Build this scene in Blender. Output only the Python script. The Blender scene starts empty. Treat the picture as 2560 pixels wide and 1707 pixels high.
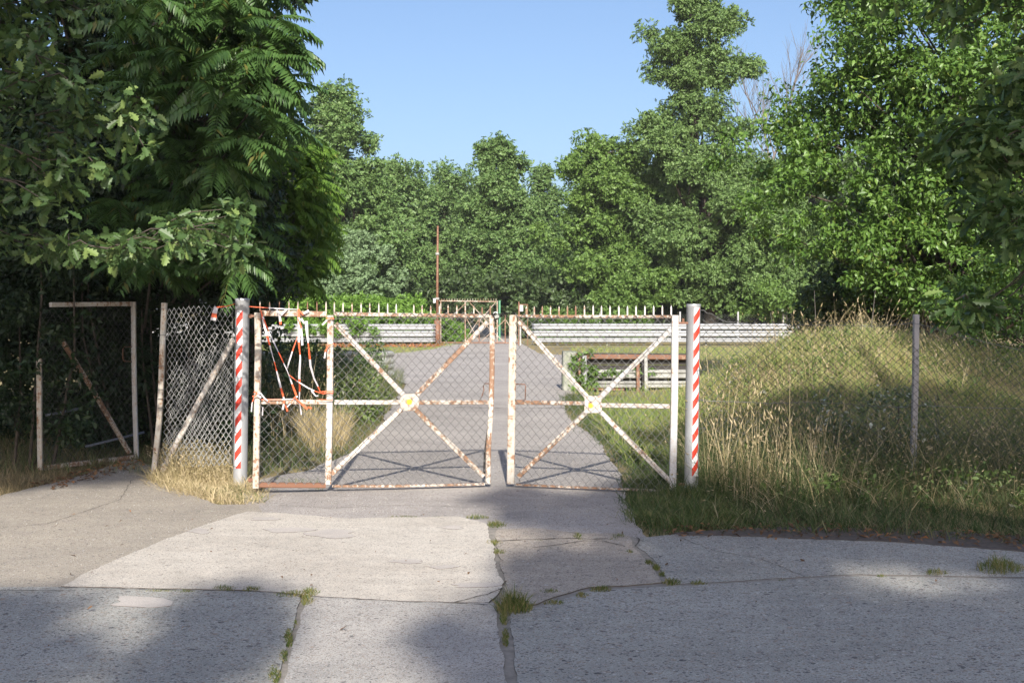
import bpy, math, random, zlib
import numpy as np
from mathutils import Vector

random.seed(7)
RNG = np.random.default_rng(11)
SC = bpy.context.scene
COL = SC.collection

# ------------------------------------------------------------------ camera
F = 2800.0                       # focal length in photo pixels (2560 wide)
CAM_H = 1.67
PITCH = math.atan(78.5 / F)
cam_d = bpy.data.cameras.new('camera')
cam_d.sensor_width = 36.0
cam_d.lens = 36.0 * F / 2560.0
cam_d.clip_start = 0.05
cam_d.clip_end = 4000
cam = bpy.data.objects.new('camera', cam_d)
COL.objects.link(cam)
cam.location = (0, 0, CAM_H)
cam.rotation_euler = (math.pi / 2 - PITCH, 0, 0)
SC.camera = cam

# ------------------------------------------------------------------ sky, sun
SUN_EL = math.radians(30.0)
TRAVEL = Vector((-0.045, math.cos(SUN_EL), -math.sin(SUN_EL))).normalized()
w = bpy.data.worlds.new('World')
SC.world = w
w.use_nodes = True
nt = w.node_tree
nt.nodes.clear()
sky = nt.nodes.new('ShaderNodeTexSky')
sky.sky_type = 'NISHITA'
sky.sun_disc = False
sky.sun_elevation = SUN_EL
sky.sun_rotation = math.pi - 0.05
sky.altitude = 100
sky.air_density = 1.0
sky.dust_density = 3.0
sky.ozone_density = 4.5
bg = nt.nodes.new('ShaderNodeBackground')
bg.inputs['Strength'].default_value = 0.125
wo = nt.nodes.new('ShaderNodeOutputWorld')
tint = nt.nodes.new('ShaderNodeMix'); tint.data_type = 'RGBA'; tint.blend_type = 'MULTIPLY'
tint.inputs[0].default_value = 1.0; tint.inputs[7].default_value = (1.08, 1.005, 0.98, 1)
nt.links.new(sky.outputs[0], tint.inputs[6]); nt.links.new(tint.outputs[2], bg.inputs[0])
nt.links.new(bg.outputs[0], wo.inputs[0])
sd = bpy.data.lights.new('sun', 'SUN')
sd.energy = 5.0
sd.angle = math.radians(0.53)
sd.color = (1.0, 0.945, 0.86)
sun = bpy.data.objects.new('sun', sd)
COL.objects.link(sun)
sun.rotation_euler = TRAVEL.to_track_quat('-Z', 'Y').to_euler()
SC.view_settings.view_transform = 'Standard'
SC.view_settings.look = 'None'
SC.view_settings.exposure = 0.6
SC.view_settings.gamma = 1.0
SC.cycles.max_bounces = 6
SC.cycles.diffuse_bounces = 3
SC.cycles.transparent_max_bounces = 8
SC.cycles.transmission_bounces = 4
SC.cycles.sample_clamp_indirect = 6

# ------------------------------------------------------------------ helpers
CT, ST = math.cos(PITCH), math.sin(PITCH)
def P(px, py, Y):
    """a point of the world at depth Y seen at photo pixel (px, py)"""
    dx, dy = px - 1280.0, 853.5 - py
    wy = F * CT + dy * ST
    k = Y / wy
    return Vector((dx * k, Y, CAM_H + (dy * CT - F * ST) * k))
def G(px, py, z=0.0):
    dx, dy = px - 1280.0, 853.5 - py
    wz = dy * CT - F * ST
    k = (z - CAM_H) / wz
    return Vector((dx * k, (F * CT + dy * ST) * k, z))
def Z1(x, y): return (x / 2.613, 680 + y / 2.613)
def Z2(x, y): return (600 + x / 2.8, 720 + y / 2.8)
def Z3(x, y): return (1180 + x / 2.8, 720 + y / 2.8)
def Z4(x, y): return (1700 + x / 2.2395, 700 + y / 2.2395)
def Z5(x, y): return (540 + x / 4.6118, 720 + y / 4.6118)

def thing(name, label, cat, loc=(0, 0, 0), group=None):
    o = bpy.data.objects.new(name, None)
    COL.objects.link(o)
    o.location = loc
    o.empty_display_size = 0.2
    o['label'] = label
    o['category'] = cat
    if group: o['group'] = group
    return o
def tag(o, label=None, cat=None, group=None, kind=None):
    if label: o['label'] = label
    if cat: o['category'] = cat
    if group: o['group'] = group
    if kind: o['kind'] = kind
    return o
def wloc(o):
    v = Vector((0, 0, 0))
    while o is not None:
        v = v + Vector(o.location); o = o.parent
    return v
def link(name, me, mats, parent=None, origin=None, smooth=False):
    if not isinstance(mats, (list, tuple)): mats = [mats]
    for m in mats: me.materials.append(m)
    o = bpy.data.objects.new(name, me)
    COL.objects.link(o)
    if parent is not None:
        o.parent = parent
    elif origin is not None:
        o.location = origin
    off = wloc(o)
    if off.length > 1e-9:
        n = len(me.vertices)
        co = np.empty(n * 3, dtype=np.float32)
        me.vertices.foreach_get('co', co)
        co = co.reshape(-1, 3) - np.array(off, dtype=np.float32)
        me.vertices.foreach_set('co', co.ravel())
        me.update()
    if smooth:
        me.polygons.foreach_set('use_smooth', np.ones(len(me.polygons), dtype=bool))
    return o
def obj(name, vs, fs, mats, parent=None, origin=None, smooth=False, mi=None):
    me = bpy.data.meshes.new(name)
    me.from_pydata([tuple(v) for v in vs], [], fs)
    if mi is not None:
        me.polygons.foreach_set('material_index', np.array(mi, dtype=np.int32))
    me.update()
    return link(name, me, mats, parent, origin, smooth)

class MB:
    def __init__(s): s.v = []; s.f = []; s.m = []
    def add(s, vs, fs, m=0):
        b = len(s.v)
        s.v += [tuple(v) for v in vs]
        s.f += [tuple(i + b for i in f) for f in fs]
        s.m += [m] * len(fs)
    def box(s, c, d, m=0, c_=0.0):
        x, y, z = c; a, b, h = d[0] / 2, d[1] / 2, d[2] / 2
        vs = [(x + i * a, y + j * b, z + k * h) for k in (-1, 1) for j in (-1, 1) for i in (-1, 1)]
        s.add(vs, [(0, 2, 3, 1), (4, 5, 7, 6), (0, 1, 5, 4), (2, 6, 7, 3), (0, 4, 6, 2), (1, 3, 7, 5)], m)
    def bar(s, pts, wd, dp, m=0, ch=0.15, depth=Vector((0, 1, 0))):
        """beam along a polyline, wd across the view plane, dp along depth, chamfered section"""
        pts = [Vector(p) for p in pts]
        n = len(pts)
        a, b = wd / 2, dp / 2
        q = min(a, b) * 2 * ch
        prof = [(-a + q, -b), (a - q, -b), (a, -b + q), (a, b - q), (a - q, b), (-a + q, b), (-a, b - q), (-a, -b + q)]
        vs = []
        for i, p in enumerate(pts):
            t = (pts[min(i + 1, n - 1)] - pts[max(i - 1, 0)]).normalized()
            sd_ = t.cross(depth).normalized()
            dd = sd_.cross(t).normalized()
            vs += [p + sd_ * u + dd * v for u, v in prof]
        fs = [tuple(range(7, -1, -1)), tuple(8 * (n - 1) + k for k in range(8))]
        for i in range(n - 1):
            for k in range(8):
                k2 = (k + 1) % 8
                fs.append((8 * i + k, 8 * i + k2, 8 * i + 8 + k2, 8 * i + 8 + k))
        s.add(vs, fs, m)
    def tube(s, pts, r, m=0, n=8, cap=True):
        pts = [Vector(p) for p in pts]
        rr = r if isinstance(r, (list, tuple)) else [r] * len(pts)
        vs = []
        ref = Vector((0.13, 0.2, 1)).normalized()
        for i, p in enumerate(pts):
            t = (pts[min(i + 1, len(pts) - 1)] - pts[max(i - 1, 0)]).normalized()
            rf = ref if abs(t.dot(ref)) < 0.95 else Vector((1, 0.1, 0)).normalized()
            a = t.cross(rf).normalized(); b = t.cross(a)
            for k in range(n):
                th = 2 * math.pi * k / n
                vs.append(p + (a * math.cos(th) + b * math.sin(th)) * rr[i])
        fs = []
        for i in range(len(pts) - 1):
            for k in range(n):
                k2 = (k + 1) % n
                fs.append((n * i + k, n * i + k2, n * i + n + k2, n * i + n + k))
        if cap:
            fs.append(tuple(range(n - 1, -1, -1)))
            fs.append(tuple(n * (len(pts) - 1) + k for k in range(n)))
        s.add(vs, fs, m)
    def build(s, name, mats, parent=None, origin=None, smooth=False):
        return obj(name, s.v, s.f, mats, parent, origin, smooth, s.m)

def tubes_np(polys, r, n=4):
    """many wires at once: polys list of (k,3) arrays"""
    V = []; Fq = []; base = 0
    ang = np.arange(n) * 2 * np.pi / n + 0.4
    for p in polys:
        p = np.asarray(p, dtype=float)
        k = len(p)
        t = np.empty_like(p)
        t[1:-1] = p[2:] - p[:-2]; t[0] = p[1] - p[0]; t[-1] = p[-1] - p[-2]
        t /= np.linalg.norm(t, axis=1)[:, None] + 1e-9
        a = np.cross(t, np.array([0.0, 1.0, 0.02])); a /= np.linalg.norm(a, axis=1)[:, None] + 1e-9
        b = np.cross(t, a)
        ring = p[:, None, :] + r * (a[:, None, :] * np.cos(ang)[None, :, None] + b[:, None, :] * np.sin(ang)[None, :, None])
        V.append(ring.reshape(-1, 3))
        i = np.arange(k - 1)[:, None] * n + base
        j = np.arange(n)[None, :]; j2 = (j + 1) % n
        Fq.append(np.stack([i + j, i + j2, i + n + j2, i + n + j], -1).reshape(-1, 4))
        base += k * n
    return np.concatenate(V), np.concatenate(Fq)
def mesh_np(name, V, faces_by_size):
    """fast mesh: V (n,3); faces_by_size list of int arrays (m,k)"""
    me = bpy.data.meshes.new(name)
    me.vertices.add(len(V))
    me.vertices.foreach_set('co', np.ascontiguousarray(V, dtype=np.float32).ravel())
    tot = sum(f.size for f in faces_by_size); nf = sum(len(f) for f in faces_by_size)
    me.loops.add(tot); me.polygons.add(nf)
    me.loops.foreach_set('vertex_index', np.concatenate([f.ravel() for f in faces_by_size]).astype(np.int32))
    ls = []; s0 = 0
    for f in faces_by_size:
        k = f.shape[1]
        ls.append(s0 + np.arange(len(f)) * k); s0 += f.size
    me.polygons.foreach_set('loop_start', np.concatenate(ls).astype(np.int32))
    me.update(calc_edges=True)
    return me

# ------------------------------------------------------------------ materials
def mat(name):
    m = bpy.data.materials.new(name); m.use_nodes = True
    n = m.node_tree; n.nodes.clear()
    out = n.nodes.new('ShaderNodeOutputMaterial')
    bs = n.nodes.new('ShaderNodeBsdfPrincipled')
    n.links.new(bs.outputs[0], out.inputs['Surface'])
    return m, n, bs, out
def N(n, t, **kw):
    nd = n.nodes.new(t)
    for k, v in kw.items():
        if k in nd.inputs.keys() if hasattr(nd.inputs, 'keys') else False:
            nd.inputs[k].default_value = v
        else:
            setattr(nd, k, v)
    return nd
def coords(n):
    return n.nodes.new('ShaderNodeTexCoord').outputs['Object']
def noise(n, co, scale, detail=4, rough=0.55, sx=None):
    t = n.nodes.new('ShaderNodeTexNoise')
    t.inputs['Scale'].default_value = scale
    t.inputs['Detail'].default_value = detail
    t.inputs['Roughness'].default_value = rough
    if sx is not None:
        mp = n.nodes.new('ShaderNodeMapping'); mp.inputs['Scale'].default_value = sx
        n.links.new(co, mp.inputs[0]); co = mp.outputs[0]
    n.links.new(co, t.inputs['Vector'])
    return t.outputs['Fac']
def ramp(n, fac, stops, interp='LINEAR'):
    r = n.nodes.new('ShaderNodeValToRGB')
    r.color_ramp.interpolation = interp
    el = r.color_ramp.elements
    while len(el) < len(stops): el.new(0.5)
    for e, (p, c) in zip(el, stops):
        e.position = p
        e.color = (c, c, c, 1) if isinstance(c, (int, float)) else (*c, 1)
    n.links.new(fac, r.inputs[0])
    return r.outputs[0]
def mix(n, fac, a, b, mode='MIX'):
    m = n.nodes.new('ShaderNodeMix'); m.data_type = 'RGBA'; m.blend_type = mode
    if isinstance(fac, (int, float)): m.inputs[0].default_value = fac
    else: n.links.new(fac, m.inputs[0])
    for i, v in ((6, a), (7, b)):
        if isinstance(v, tuple): m.inputs[i].default_value = (*v, 1)
        else: n.links.new(v, m.inputs[i])
    return m.outputs[2]
def math_(n, op, a, b=None):
    m = n.nodes.new('ShaderNodeMath'); m.operation = op
    for i, v in enumerate((a, b)):
        if v is None: continue
        if isinstance(v, (int, float)): m.inputs[i].default_value = v
        else: n.links.new(v, m.inputs[i])
    return m.outputs[0]
def bump(n, h, bs, s=0.3, d=0.01):
    b = n.nodes.new('ShaderNodeBump')
    b.inputs['Strength'].default_value = s; b.inputs['Distance'].default_value = d
    n.links.new(h, b.inputs['Height']); n.links.new(b.outputs[0], bs.inputs['Normal'])

def m_aggregate(name, base, dark, peb=55.0, cover=0.5, contrast=1.0, sandy=(0.5, 0.44, 0.36), stain=0.35):
    m, n, bs, _ = mat(name)
    co = coords(n)
    fine = noise(n, co, 260, 3, 0.7)
    big = noise(n, co, 0.9, 5, 0.6)
    blot = noise(n, co, 0.45, 6, 0.7); streak = noise(n, co, 1.0, 5, 0.65, (0.6, 5.0, 1))
    mid = noise(n, co, 7.0, 5, 0.65)
    c0 = mix(n, ramp(n, mid, [(0.3, 0.0), (0.7, 1.0)]), dark, base)
    c0 = mix(n, ramp(n, big, [(0.35, 0.0), (0.7, stain)]), c0, sandy)
    c0 = mix(n, 0.55, c0, ramp(n, fine, [(0.25, 0.15), (0.5, 0.5), (0.75, 0.9)]), 'OVERLAY')
    c0 = mix(n, 0.55, c0, ramp(n, blot, [(0.3, 0.33), (0.5, 0.5), (0.7, 0.62)]), 'OVERLAY')
    c0 = mix(n, 0.3, c0, ramp(n, streak, [(0.3, 0.35), (0.7, 0.62)]), 'OVERLAY')
    col = c0; hs = None
    for sc, cv in ((peb * 0.6, cover * 0.16), (peb * 1.15, cover * 1.25), (peb * 2.2, cover * 1.5)):
        mp = n.nodes.new('ShaderNodeMapping'); mp.inputs['Rotation'].default_value = (0, 0, sc * 0.37); mp.inputs['Scale'].default_value = (1, 1.25, 1)
        n.links.new(co, mp.inputs[0])
        v = n.nodes.new('ShaderNodeTexVoronoi'); v.voronoi_dimensions = '2D'; v.inputs['Scale'].default_value = sc; v.inputs['Randomness'].default_value = 1.0
        n.links.new(mp.outputs[0], v.inputs['Vector'])
        sep = n.nodes.new('ShaderNodeSeparateColor'); n.links.new(v.outputs['Color'], sep.inputs[0])
        size = math_(n, 'MULTIPLY', sep.outputs[1], 0.5)
        inside = math_(n, 'LESS_THAN', v.outputs['Distance'], size)
        pick = math_(n, 'LESS_THAN', sep.outputs[0], cv)
        mk = math_(n, 'MULTIPLY', inside, pick)
        pc = ramp(n, sep.outputs[2], [(0.0, (0.045, 0.045, 0.055)), (0.3, (0.11, 0.1, 0.1)), (0.4, (0.24, 0.19, 0.14)), (0.6, (0.3, 0.28, 0.26)), (0.85, (0.3, 0.21, 0.15)), (0.97, (0.6, 0.58, 0.54))])
        col = mix(n, math_(n, 'MULTIPLY', mk, 0.8 * contrast), col, pc)
        hs = mk if hs is None else math_(n, 'ADD', hs, mk)
    n.links.new(col, bs.inputs['Base Color'])
    bs.inputs['Roughness'].default_value = 0.93
    bs.inputs['Specular IOR Level'].default_value = 0.2
    bump(n, math_(n, 'ADD', fine, math_(n, 'MULTIPLY', mid, 1.5)), bs, 0.5, 0.006)
    return m
M_SLAB_L = m_aggregate('light_worn_concrete', (0.61, 0.555, 0.475), (0.48, 0.44, 0.38), 62, 0.42, 0.75, (0.6, 0.54, 0.46))
M_SLAB_G = m_aggregate('grey_worn_concrete', (0.41, 0.4, 0.36), (0.31, 0.31, 0.28), 42, 0.5, 1.0, (0.4, 0.385, 0.35))
M_SLAB_M = m_aggregate('middle_worn_concrete', (0.47, 0.45, 0.41), (0.37, 0.355, 0.33), 60, 0.55, 0.9, (0.5, 0.44, 0.38))
M_SLAB_W = m_aggregate('warm_worn_concrete', (0.46, 0.4, 0.33), (0.33, 0.29, 0.245), 48, 0.45, 0.9, (0.5, 0.43, 0.34))
M_ASPH = m_aggregate('old_asphalt', (0.43, 0.395, 0.365), (0.35, 0.325, 0.3), 66, 0.5, 0.85, (0.46, 0.42, 0.38), 0.6)
M_ASPH2 = m_aggregate('sandy_asphalt', (0.42, 0.375, 0.3), (0.33, 0.295, 0.25), 62, 0.5, 0.85, (0.4, 0.35, 0.28), 0.6)
M_PATCH = m_aggregate('smooth_cement_patch', (0.52, 0.47, 0.42), (0.46, 0.42, 0.38), 120, 0.1, 0.4, (0.46, 0.42, 0.38))

def m_simple(name, c, rough=0.6, metal=0.0, var=0.25, scale=9, c2=None, spec=0.5):
    m, n, bs, _ = mat(name)
    co = coords(n)
    a = noise(n, co, scale, 5, 0.6)
    c2 = c2 or tuple(x * (1 - var) for x in c)
    n.links.new(mix(n, ramp(n, a, [(0.35, 0.0), (0.65, 1.0)]), c, c2), bs.inputs['Base Color'])
    bs.inputs['Roughness'].default_value = rough; bs.inputs['Metallic'].default_value = metal
    bs.inputs['Specular IOR Level'].default_value = spec
    bump(n, noise(n, co, scale * 8, 3), bs, 0.15, 0.004)
    return m
def m_rusty(name, paint, rustiness=0.5, scale=14, rust=(0.19, 0.105, 0.06), fine=60):
    m, n, bs, _ = mat(name)
    co = coords(n)
    a = noise(n, co, scale, 8, 0.72)
    b = noise(n, co, 3.0, 3, 0.5)
    st_ = noise(n, co, 1.0, 5, 0.6, (34, 34, 4))
    s = math_(n, 'ADD', math_(n, 'MULTIPLY', a, 0.5), math_(n, 'ADD', math_(n, 'MULTIPLY', b, 0.25), math_(n, 'MULTIPLY', st_, 0.25)))
    lo = 0.64 - 0.24 * rustiness
    mk = ramp(n, s, [(lo, 0.0), (lo + 0.035, 1.0)])
    halo = ramp(n, s, [(lo - 0.1, 0.0), (lo + 0.02, 0.55)])
    f = noise(n, co, fine, 4, 0.7)
    rc = mix(n, f, rust, tuple(min(1, x * 1.6) for x in rust))
    pc = mix(n, ramp(n, noise(n, co, 5, 4), [(0.4, 0.0), (0.7, 0.5)]), paint, tuple(x * y for x, y in zip(paint, (0.82, 0.78, 0.68))))
    pc = mix(n, halo, pc, (0.46, 0.34, 0.23))
    sp = ramp(n, noise(n, co, 38, 6, 0.75), [(0.53, 0.0), (0.6, 0.75)])
    pc = mix(n, math_(n, 'MULTIPLY', sp, 0.35 + 0.7 * rustiness), pc, (0.36, 0.27, 0.19))
    n.links.new(mix(n, mk, pc, rc), bs.inputs['Base Color'])
    bs.inputs['Roughness'].default_value = 0.62
    inv = math_(n, 'SUBTRACT', 1.0, mk)
    bump(n, math_(n, 'ADD', inv, math_(n, 'MULTIPLY', f, 0.3)), bs, 0.5, 0.002)
    return m
M_PAINT = m_rusty('flaking_white_paint', (0.55, 0.54, 0.525), 0.46, 26)
M_PAINT_R = m_rusty('badly_rusted_white_paint', (0.55, 0.53, 0.5), 0.66, 28)
M_PAINT_C = m_rusty('yellowed_white_paint', (0.47, 0.46, 0.42), 0.44, 24)
M_PAINT_W = m_rusty('clean_white_paint', (0.54, 0.54, 0.54), 0.28, 14)
M_RUST = m_rusty('bare_rust', (0.2, 0.1, 0.06), 0.9, 12, (0.15, 0.07, 0.04))
M_STEEL = m_simple('brushed_grey_steel_paint', (0.43, 0.44, 0.45), 0.38, 0.35, 0.12, 5)
M_WIRE = m_simple('galvanised_wire', (0.2, 0.2, 0.195), 0.5, 0.3, 0.25, 30)
M_WIRE_D = m_simple('dull_dark_wire', (0.1, 0.1, 0.095), 0.65, 0.3, 0.3, 30)
M_RED = m_simple('red_reflective_film', (0.72, 0.055, 0.03), 0.4, 0, 0.3, 28)
M_WHITE = m_simple('white_reflective_film', (0.74, 0.75, 0.76), 0.4, 0, 0.15, 22)
M_ORANGE = m_simple('red_orange_tape', (0.85, 0.14, 0.05), 0.4, 0, 0.15, 12)
M_TAPEW = m_simple('white_tape', (0.68, 0.64, 0.64), 0.4, 0, 0.15, 12)
M_YELLOW = m_simple('yellow_reflector', (0.9, 0.6, 0.03), 0.4, 0, 0.1, 20)
M_GALV = m_simple('galvanised_barrier_steel', (0.42, 0.43, 0.44), 0.4, 0.35, 0.18, 2.2)
M_GALV_O = m_simple('weathered_barrier_steel', (0.42, 0.42, 0.39), 0.55, 0.15, 0.35, 3)
M_DARKW = m_simple('dark_weathered_plank_and_shade', (0.05, 0.045, 0.04), 0.8, 0, 0.4, 6)  # also colours the shade sheet behind the low barrier's rails
M_GREENP = m_simple('green_painted_steel', (0.08, 0.26, 0.14), 0.5, 0, 0.2, 6)
M_BLACK = m_simple('black_steel', (0.03, 0.028, 0.027), 0.5, 0.5, 0.3, 20)
M_MOSSC = m_simple('mossy_concrete', (0.34, 0.34, 0.3), 0.9, 0, 0.3, 5, (0.17, 0.2, 0.12))
M_POSTC = m_simple('grey_fence_post_paint', (0.42, 0.4, 0.4), 0.6, 0.1, 0.18, 8)
M_BARK = m_simple('bark', (0.1, 0.08, 0.062), 0.9, 0, 0.5, 14)
M_BARKG = m_simple('grey_dead_bark', (0.2, 0.175, 0.16), 0.9, 0, 0.3, 14)
M_BLUEP = m_simple('pale_blue_grey_pipe', (0.22, 0.24, 0.29), 0.5, 0, 0.2, 8)

def m_leaf(name, c1, c2, c3=None, trans=0.35, rough=0.5, spec=0.35, p3=0.93):
    m, n, bs, out = mat(name)
    g = n.nodes.new('ShaderNodeNewGeometry')
    co = coords(n)
    a = noise(n, co, 0.9, 3)
    rnd = g.outputs['Random Per Island']
    f = math_(n, 'ADD', math_(n, 'MULTIPLY', rnd, 0.7), math_(n, 'MULTIPLY', a, 0.4))
    stops = [(0.1, c1), (0.85, c2)]
    col = ramp(n, f, stops)
    if c3: col = mix(n, math_(n, 'GREATER_THAN', rnd, p3), col, c3)
    n.links.new(col, bs.inputs['Base Color'])
    bs.inputs['Roughness'].default_value = rough
    bs.inputs['Specular IOR Level'].default_value = spec
    tr = n.nodes.new('ShaderNodeBsdfTranslucent')
    n.links.new(mix(n, 0.5, col, (0.16, 0.28, 0.03)), tr.inputs[0])
    mx = n.nodes.new('ShaderNodeMixShader'); mx.inputs[0].default_value = trans
    n.links.new(bs.outputs[0], mx.inputs[1]); n.links.new(tr.outputs[0], mx.inputs[2])
    n.links.new(mx.outputs[0], out.inputs['Surface'])
    return m
L_OAKFAR = m_leaf('distant_oak_leaves', (0.068, 0.142, 0.038), (0.17, 0.262, 0.085), None, 0.2)
L_OAKMID = m_leaf('tall_oak_leaves', (0.07, 0.135, 0.038), (0.17, 0.262, 0.08), None, 0.22)
L_OAK = m_leaf('oak_leaves', (0.03, 0.065, 0.018), (0.085, 0.145, 0.042), (0.17, 0.24, 0.07), 0.18, 0.45, 0.4, 0.85)
L_CHERRY = m_leaf('glossy_green_leaves', (0.05, 0.115, 0.018), (0.135, 0.235, 0.045), (0.2, 0.26, 0.05), 0.2, 0.42, 0.45, 0.975)
L_MAPLE = m_leaf('fresh_green_leaves', (0.07, 0.14, 0.028), (0.16, 0.255, 0.06), None, 0.25)
L_AIL = m_leaf('ailanthus_leaves', (0.034, 0.078, 0.02), (0.085, 0.16, 0.04), (0.13, 0.13, 0.03), 0.2, 0.42, 0.4, 0.97)
L_AILB = m_leaf('bright_ailanthus_leaves', (0.06, 0.13, 0.02), (0.15, 0.26, 0.04), (0.22, 0.26, 0.06), 0.35, 0.5, 0.3, 0.95)
L_CREEP = m_leaf('bright_creeper_leaves', (0.09, 0.19, 0.025), (0.2, 0.35, 0.06), None, 0.3)
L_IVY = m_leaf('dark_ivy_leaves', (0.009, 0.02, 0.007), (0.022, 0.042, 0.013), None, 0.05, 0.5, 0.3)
L_SILVER = m_leaf('grey_green_leaves', (0.12, 0.2, 0.08), (0.24, 0.34, 0.18), None, 0.2)
L_SHADE = m_leaf('shade_tree_leaves', (0.04, 0.08, 0.02), (0.08, 0.14, 0.04), None, 0.1)
L_DARK = m_leaf('dark_woodland_leaves', (0.03, 0.055, 0.018), (0.07, 0.11, 0.035), None, 0.1)
L_WEED = m_leaf('weed_leaves', (0.08, 0.14, 0.03), (0.17, 0.22, 0.07), (0.3, 0.3, 0.22), 0.2)

def m_grass(name, stops):
    m, n, bs, out = mat(name)
    g = n.nodes.new('ShaderNodeNewGeometry')
    co = coords(n)
    a = noise(n, co, 1.3, 4)
    f = math_(n, 'ADD', math_(n, 'MULTIPLY', g.outputs['Random Per Island'], 0.62), math_(n, 'MULTIPLY', a, 0.5))
    col = ramp(n, f, stops)
    n.links.new(col, bs.inputs['Base Color'])
    bs.inputs['Roughness'].default_value = 0.7; bs.inputs['Specular IOR Level'].default_value = 0.2
    tr = n.nodes.new('ShaderNodeBsdfTranslucent'); n.links.new(col, tr.inputs[0])
    mx = n.nodes.new('ShaderNodeMixShader'); mx.inputs[0].default_value = 0.25
    n.links.new(bs.outputs[0], mx.inputs[1]); n.links.new(tr.outputs[0], mx.inputs[2])
    n.links.new(mx.outputs[0], out.inputs['Surface'])
    return m
G_MIX = m_grass('green_and_dry_grass', [(0.15, (0.035, 0.07, 0.022)), (0.55, (0.08, 0.12, 0.04)), (0.8, (0.2, 0.19, 0.09)), (1.0, (0.45, 0.38, 0.24))])
G_VERGE = m_grass('verge_grass', [(0.15, (0.03, 0.06, 0.02)), (0.55, (0.065, 0.105, 0.035)), (0.8, (0.16, 0.16, 0.08)), (1.0, (0.42, 0.36, 0.24))])
G_DRY = m_grass('straw', [(0.1, (0.16, 0.16, 0.06)), (0.4, (0.38, 0.31, 0.16)), (0.85, (0.62, 0.51, 0.32))])
G_GREEN = m_grass('fresh_grass', [(0.1, (0.045, 0.09, 0.022)), (0.5, (0.1, 0.155, 0.045)), (0.9, (0.27, 0.25, 0.11))])
G_MOUND = m_grass('mound_grass', [(0.1, (0.09, 0.17, 0.04)), (0.5, (0.2, 0.28, 0.075)), (0.8, (0.38, 0.36, 0.14)), (1.0, (0.62, 0.5, 0.3))])
L_LITTER = m_grass('fallen_leaves', [(0.1, (0.07, 0.045, 0.03)), (0.6, (0.2, 0.12, 0.065)), (0.92, (0.4, 0.19, 0.08))])

# ------------------------------------------------------------------ terrain
def hz(x, y):
    x = np.asarray(x, float); y = np.asarray(y, float)
    xp = x + 0.12 * np.sin(y * 1.9)
    prof = np.interp(xp, [1.6, 2.4, 3.0, 3.4, 3.75, 4.2, 4.7, 5.3, 5.9, 6.4, 6.9, 7.8, 9.5, 12], [0, .08, .25, .5, .8, 1.0, 1.08, 1.1, 1.08, 1.0, .88, .72, .45, 0])
    dy = y - 16.8 - 0.25 * np.sin(x * 1.3)
    g = 1.1 * prof * np.exp(-(dy / np.where(dy < 0, 2.9, 4.0)) ** 2)
    g = g * (1 + 0.07 * np.sin(x * 4.1 + y * 1.3) * np.sin(y * 3.3 - x) + 0.04 * np.sin(x * 9 + y * 7))
    g = g + 0.5 * np.exp(-((x + 6.3) / 1.6) ** 2 - ((y - 20) / 6.0) ** 2)
    g = np.maximum(0, g - 0.05)
    g = g + 0.06 * np.clip((x - 2.2), 0, 1) * np.clip((y - 8.6), 0, 1) * (y < 30)
    return g - 0.03
xs = np.concatenate([-np.geomspace(900, 12, 24), np.linspace(-11.7, 11.7, 118), np.geomspace(12, 900, 24)])
ys = np.concatenate([-np.geomspace(300, 3, 14), np.linspace(-2.5, 30, 150), np.geomspace(31, 2500, 34)])
XX, YY = np.meshgrid(xs, ys)
ZZ = hz(XX, YY) + 0.012 * np.sin(XX * 3.1 + YY * 1.7) * (hz(XX, YY) > -0.02)
V = np.stack([XX, YY, ZZ], -1).reshape(-1, 3)
nx, ny = len(xs), len(ys)
ii, jj = np.meshgrid(np.arange(nx - 1), np.arange(ny - 1))
a0 = (jj * nx + ii).ravel()
me = mesh_np('ground', V, [np.stack([a0, a0 + 1, a0 + nx + 1, a0 + nx], -1)])
m, n, bs, _ = mat('earth_and_dry_turf')
co = coords(n)
n1 = noise(n, co, 0.35, 5, 0.6); n2 = noise(n, co, 4.5, 6, 0.7); n3 = noise(n, co, 40, 4, 0.7)
c = ramp(n, n2, [(0.3, (0.085, 0.065, 0.04)), (0.5, (0.2, 0.16, 0.075)), (0.62, (0.17, 0.18, 0.06)), (0.8, (0.36, 0.27, 0.12))])
c = mix(n, ramp(n, n1, [(0.4, 0.0), (0.6, 0.7)]), c, (0.34, 0.26, 0.11))
c = mix(n, 0.5, c, ramp(n, n3, [(0.3, 0.2), (0.7, 0.8)]), 'OVERLAY')
n.links.new(c, bs.inputs['Base Color']); bs.inputs['Roughness'].default_value = 0.95
bump(n, n3, bs, 0.6, 0.02)
tag(link('ground', me, m, smooth=True), kind='structure')

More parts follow.
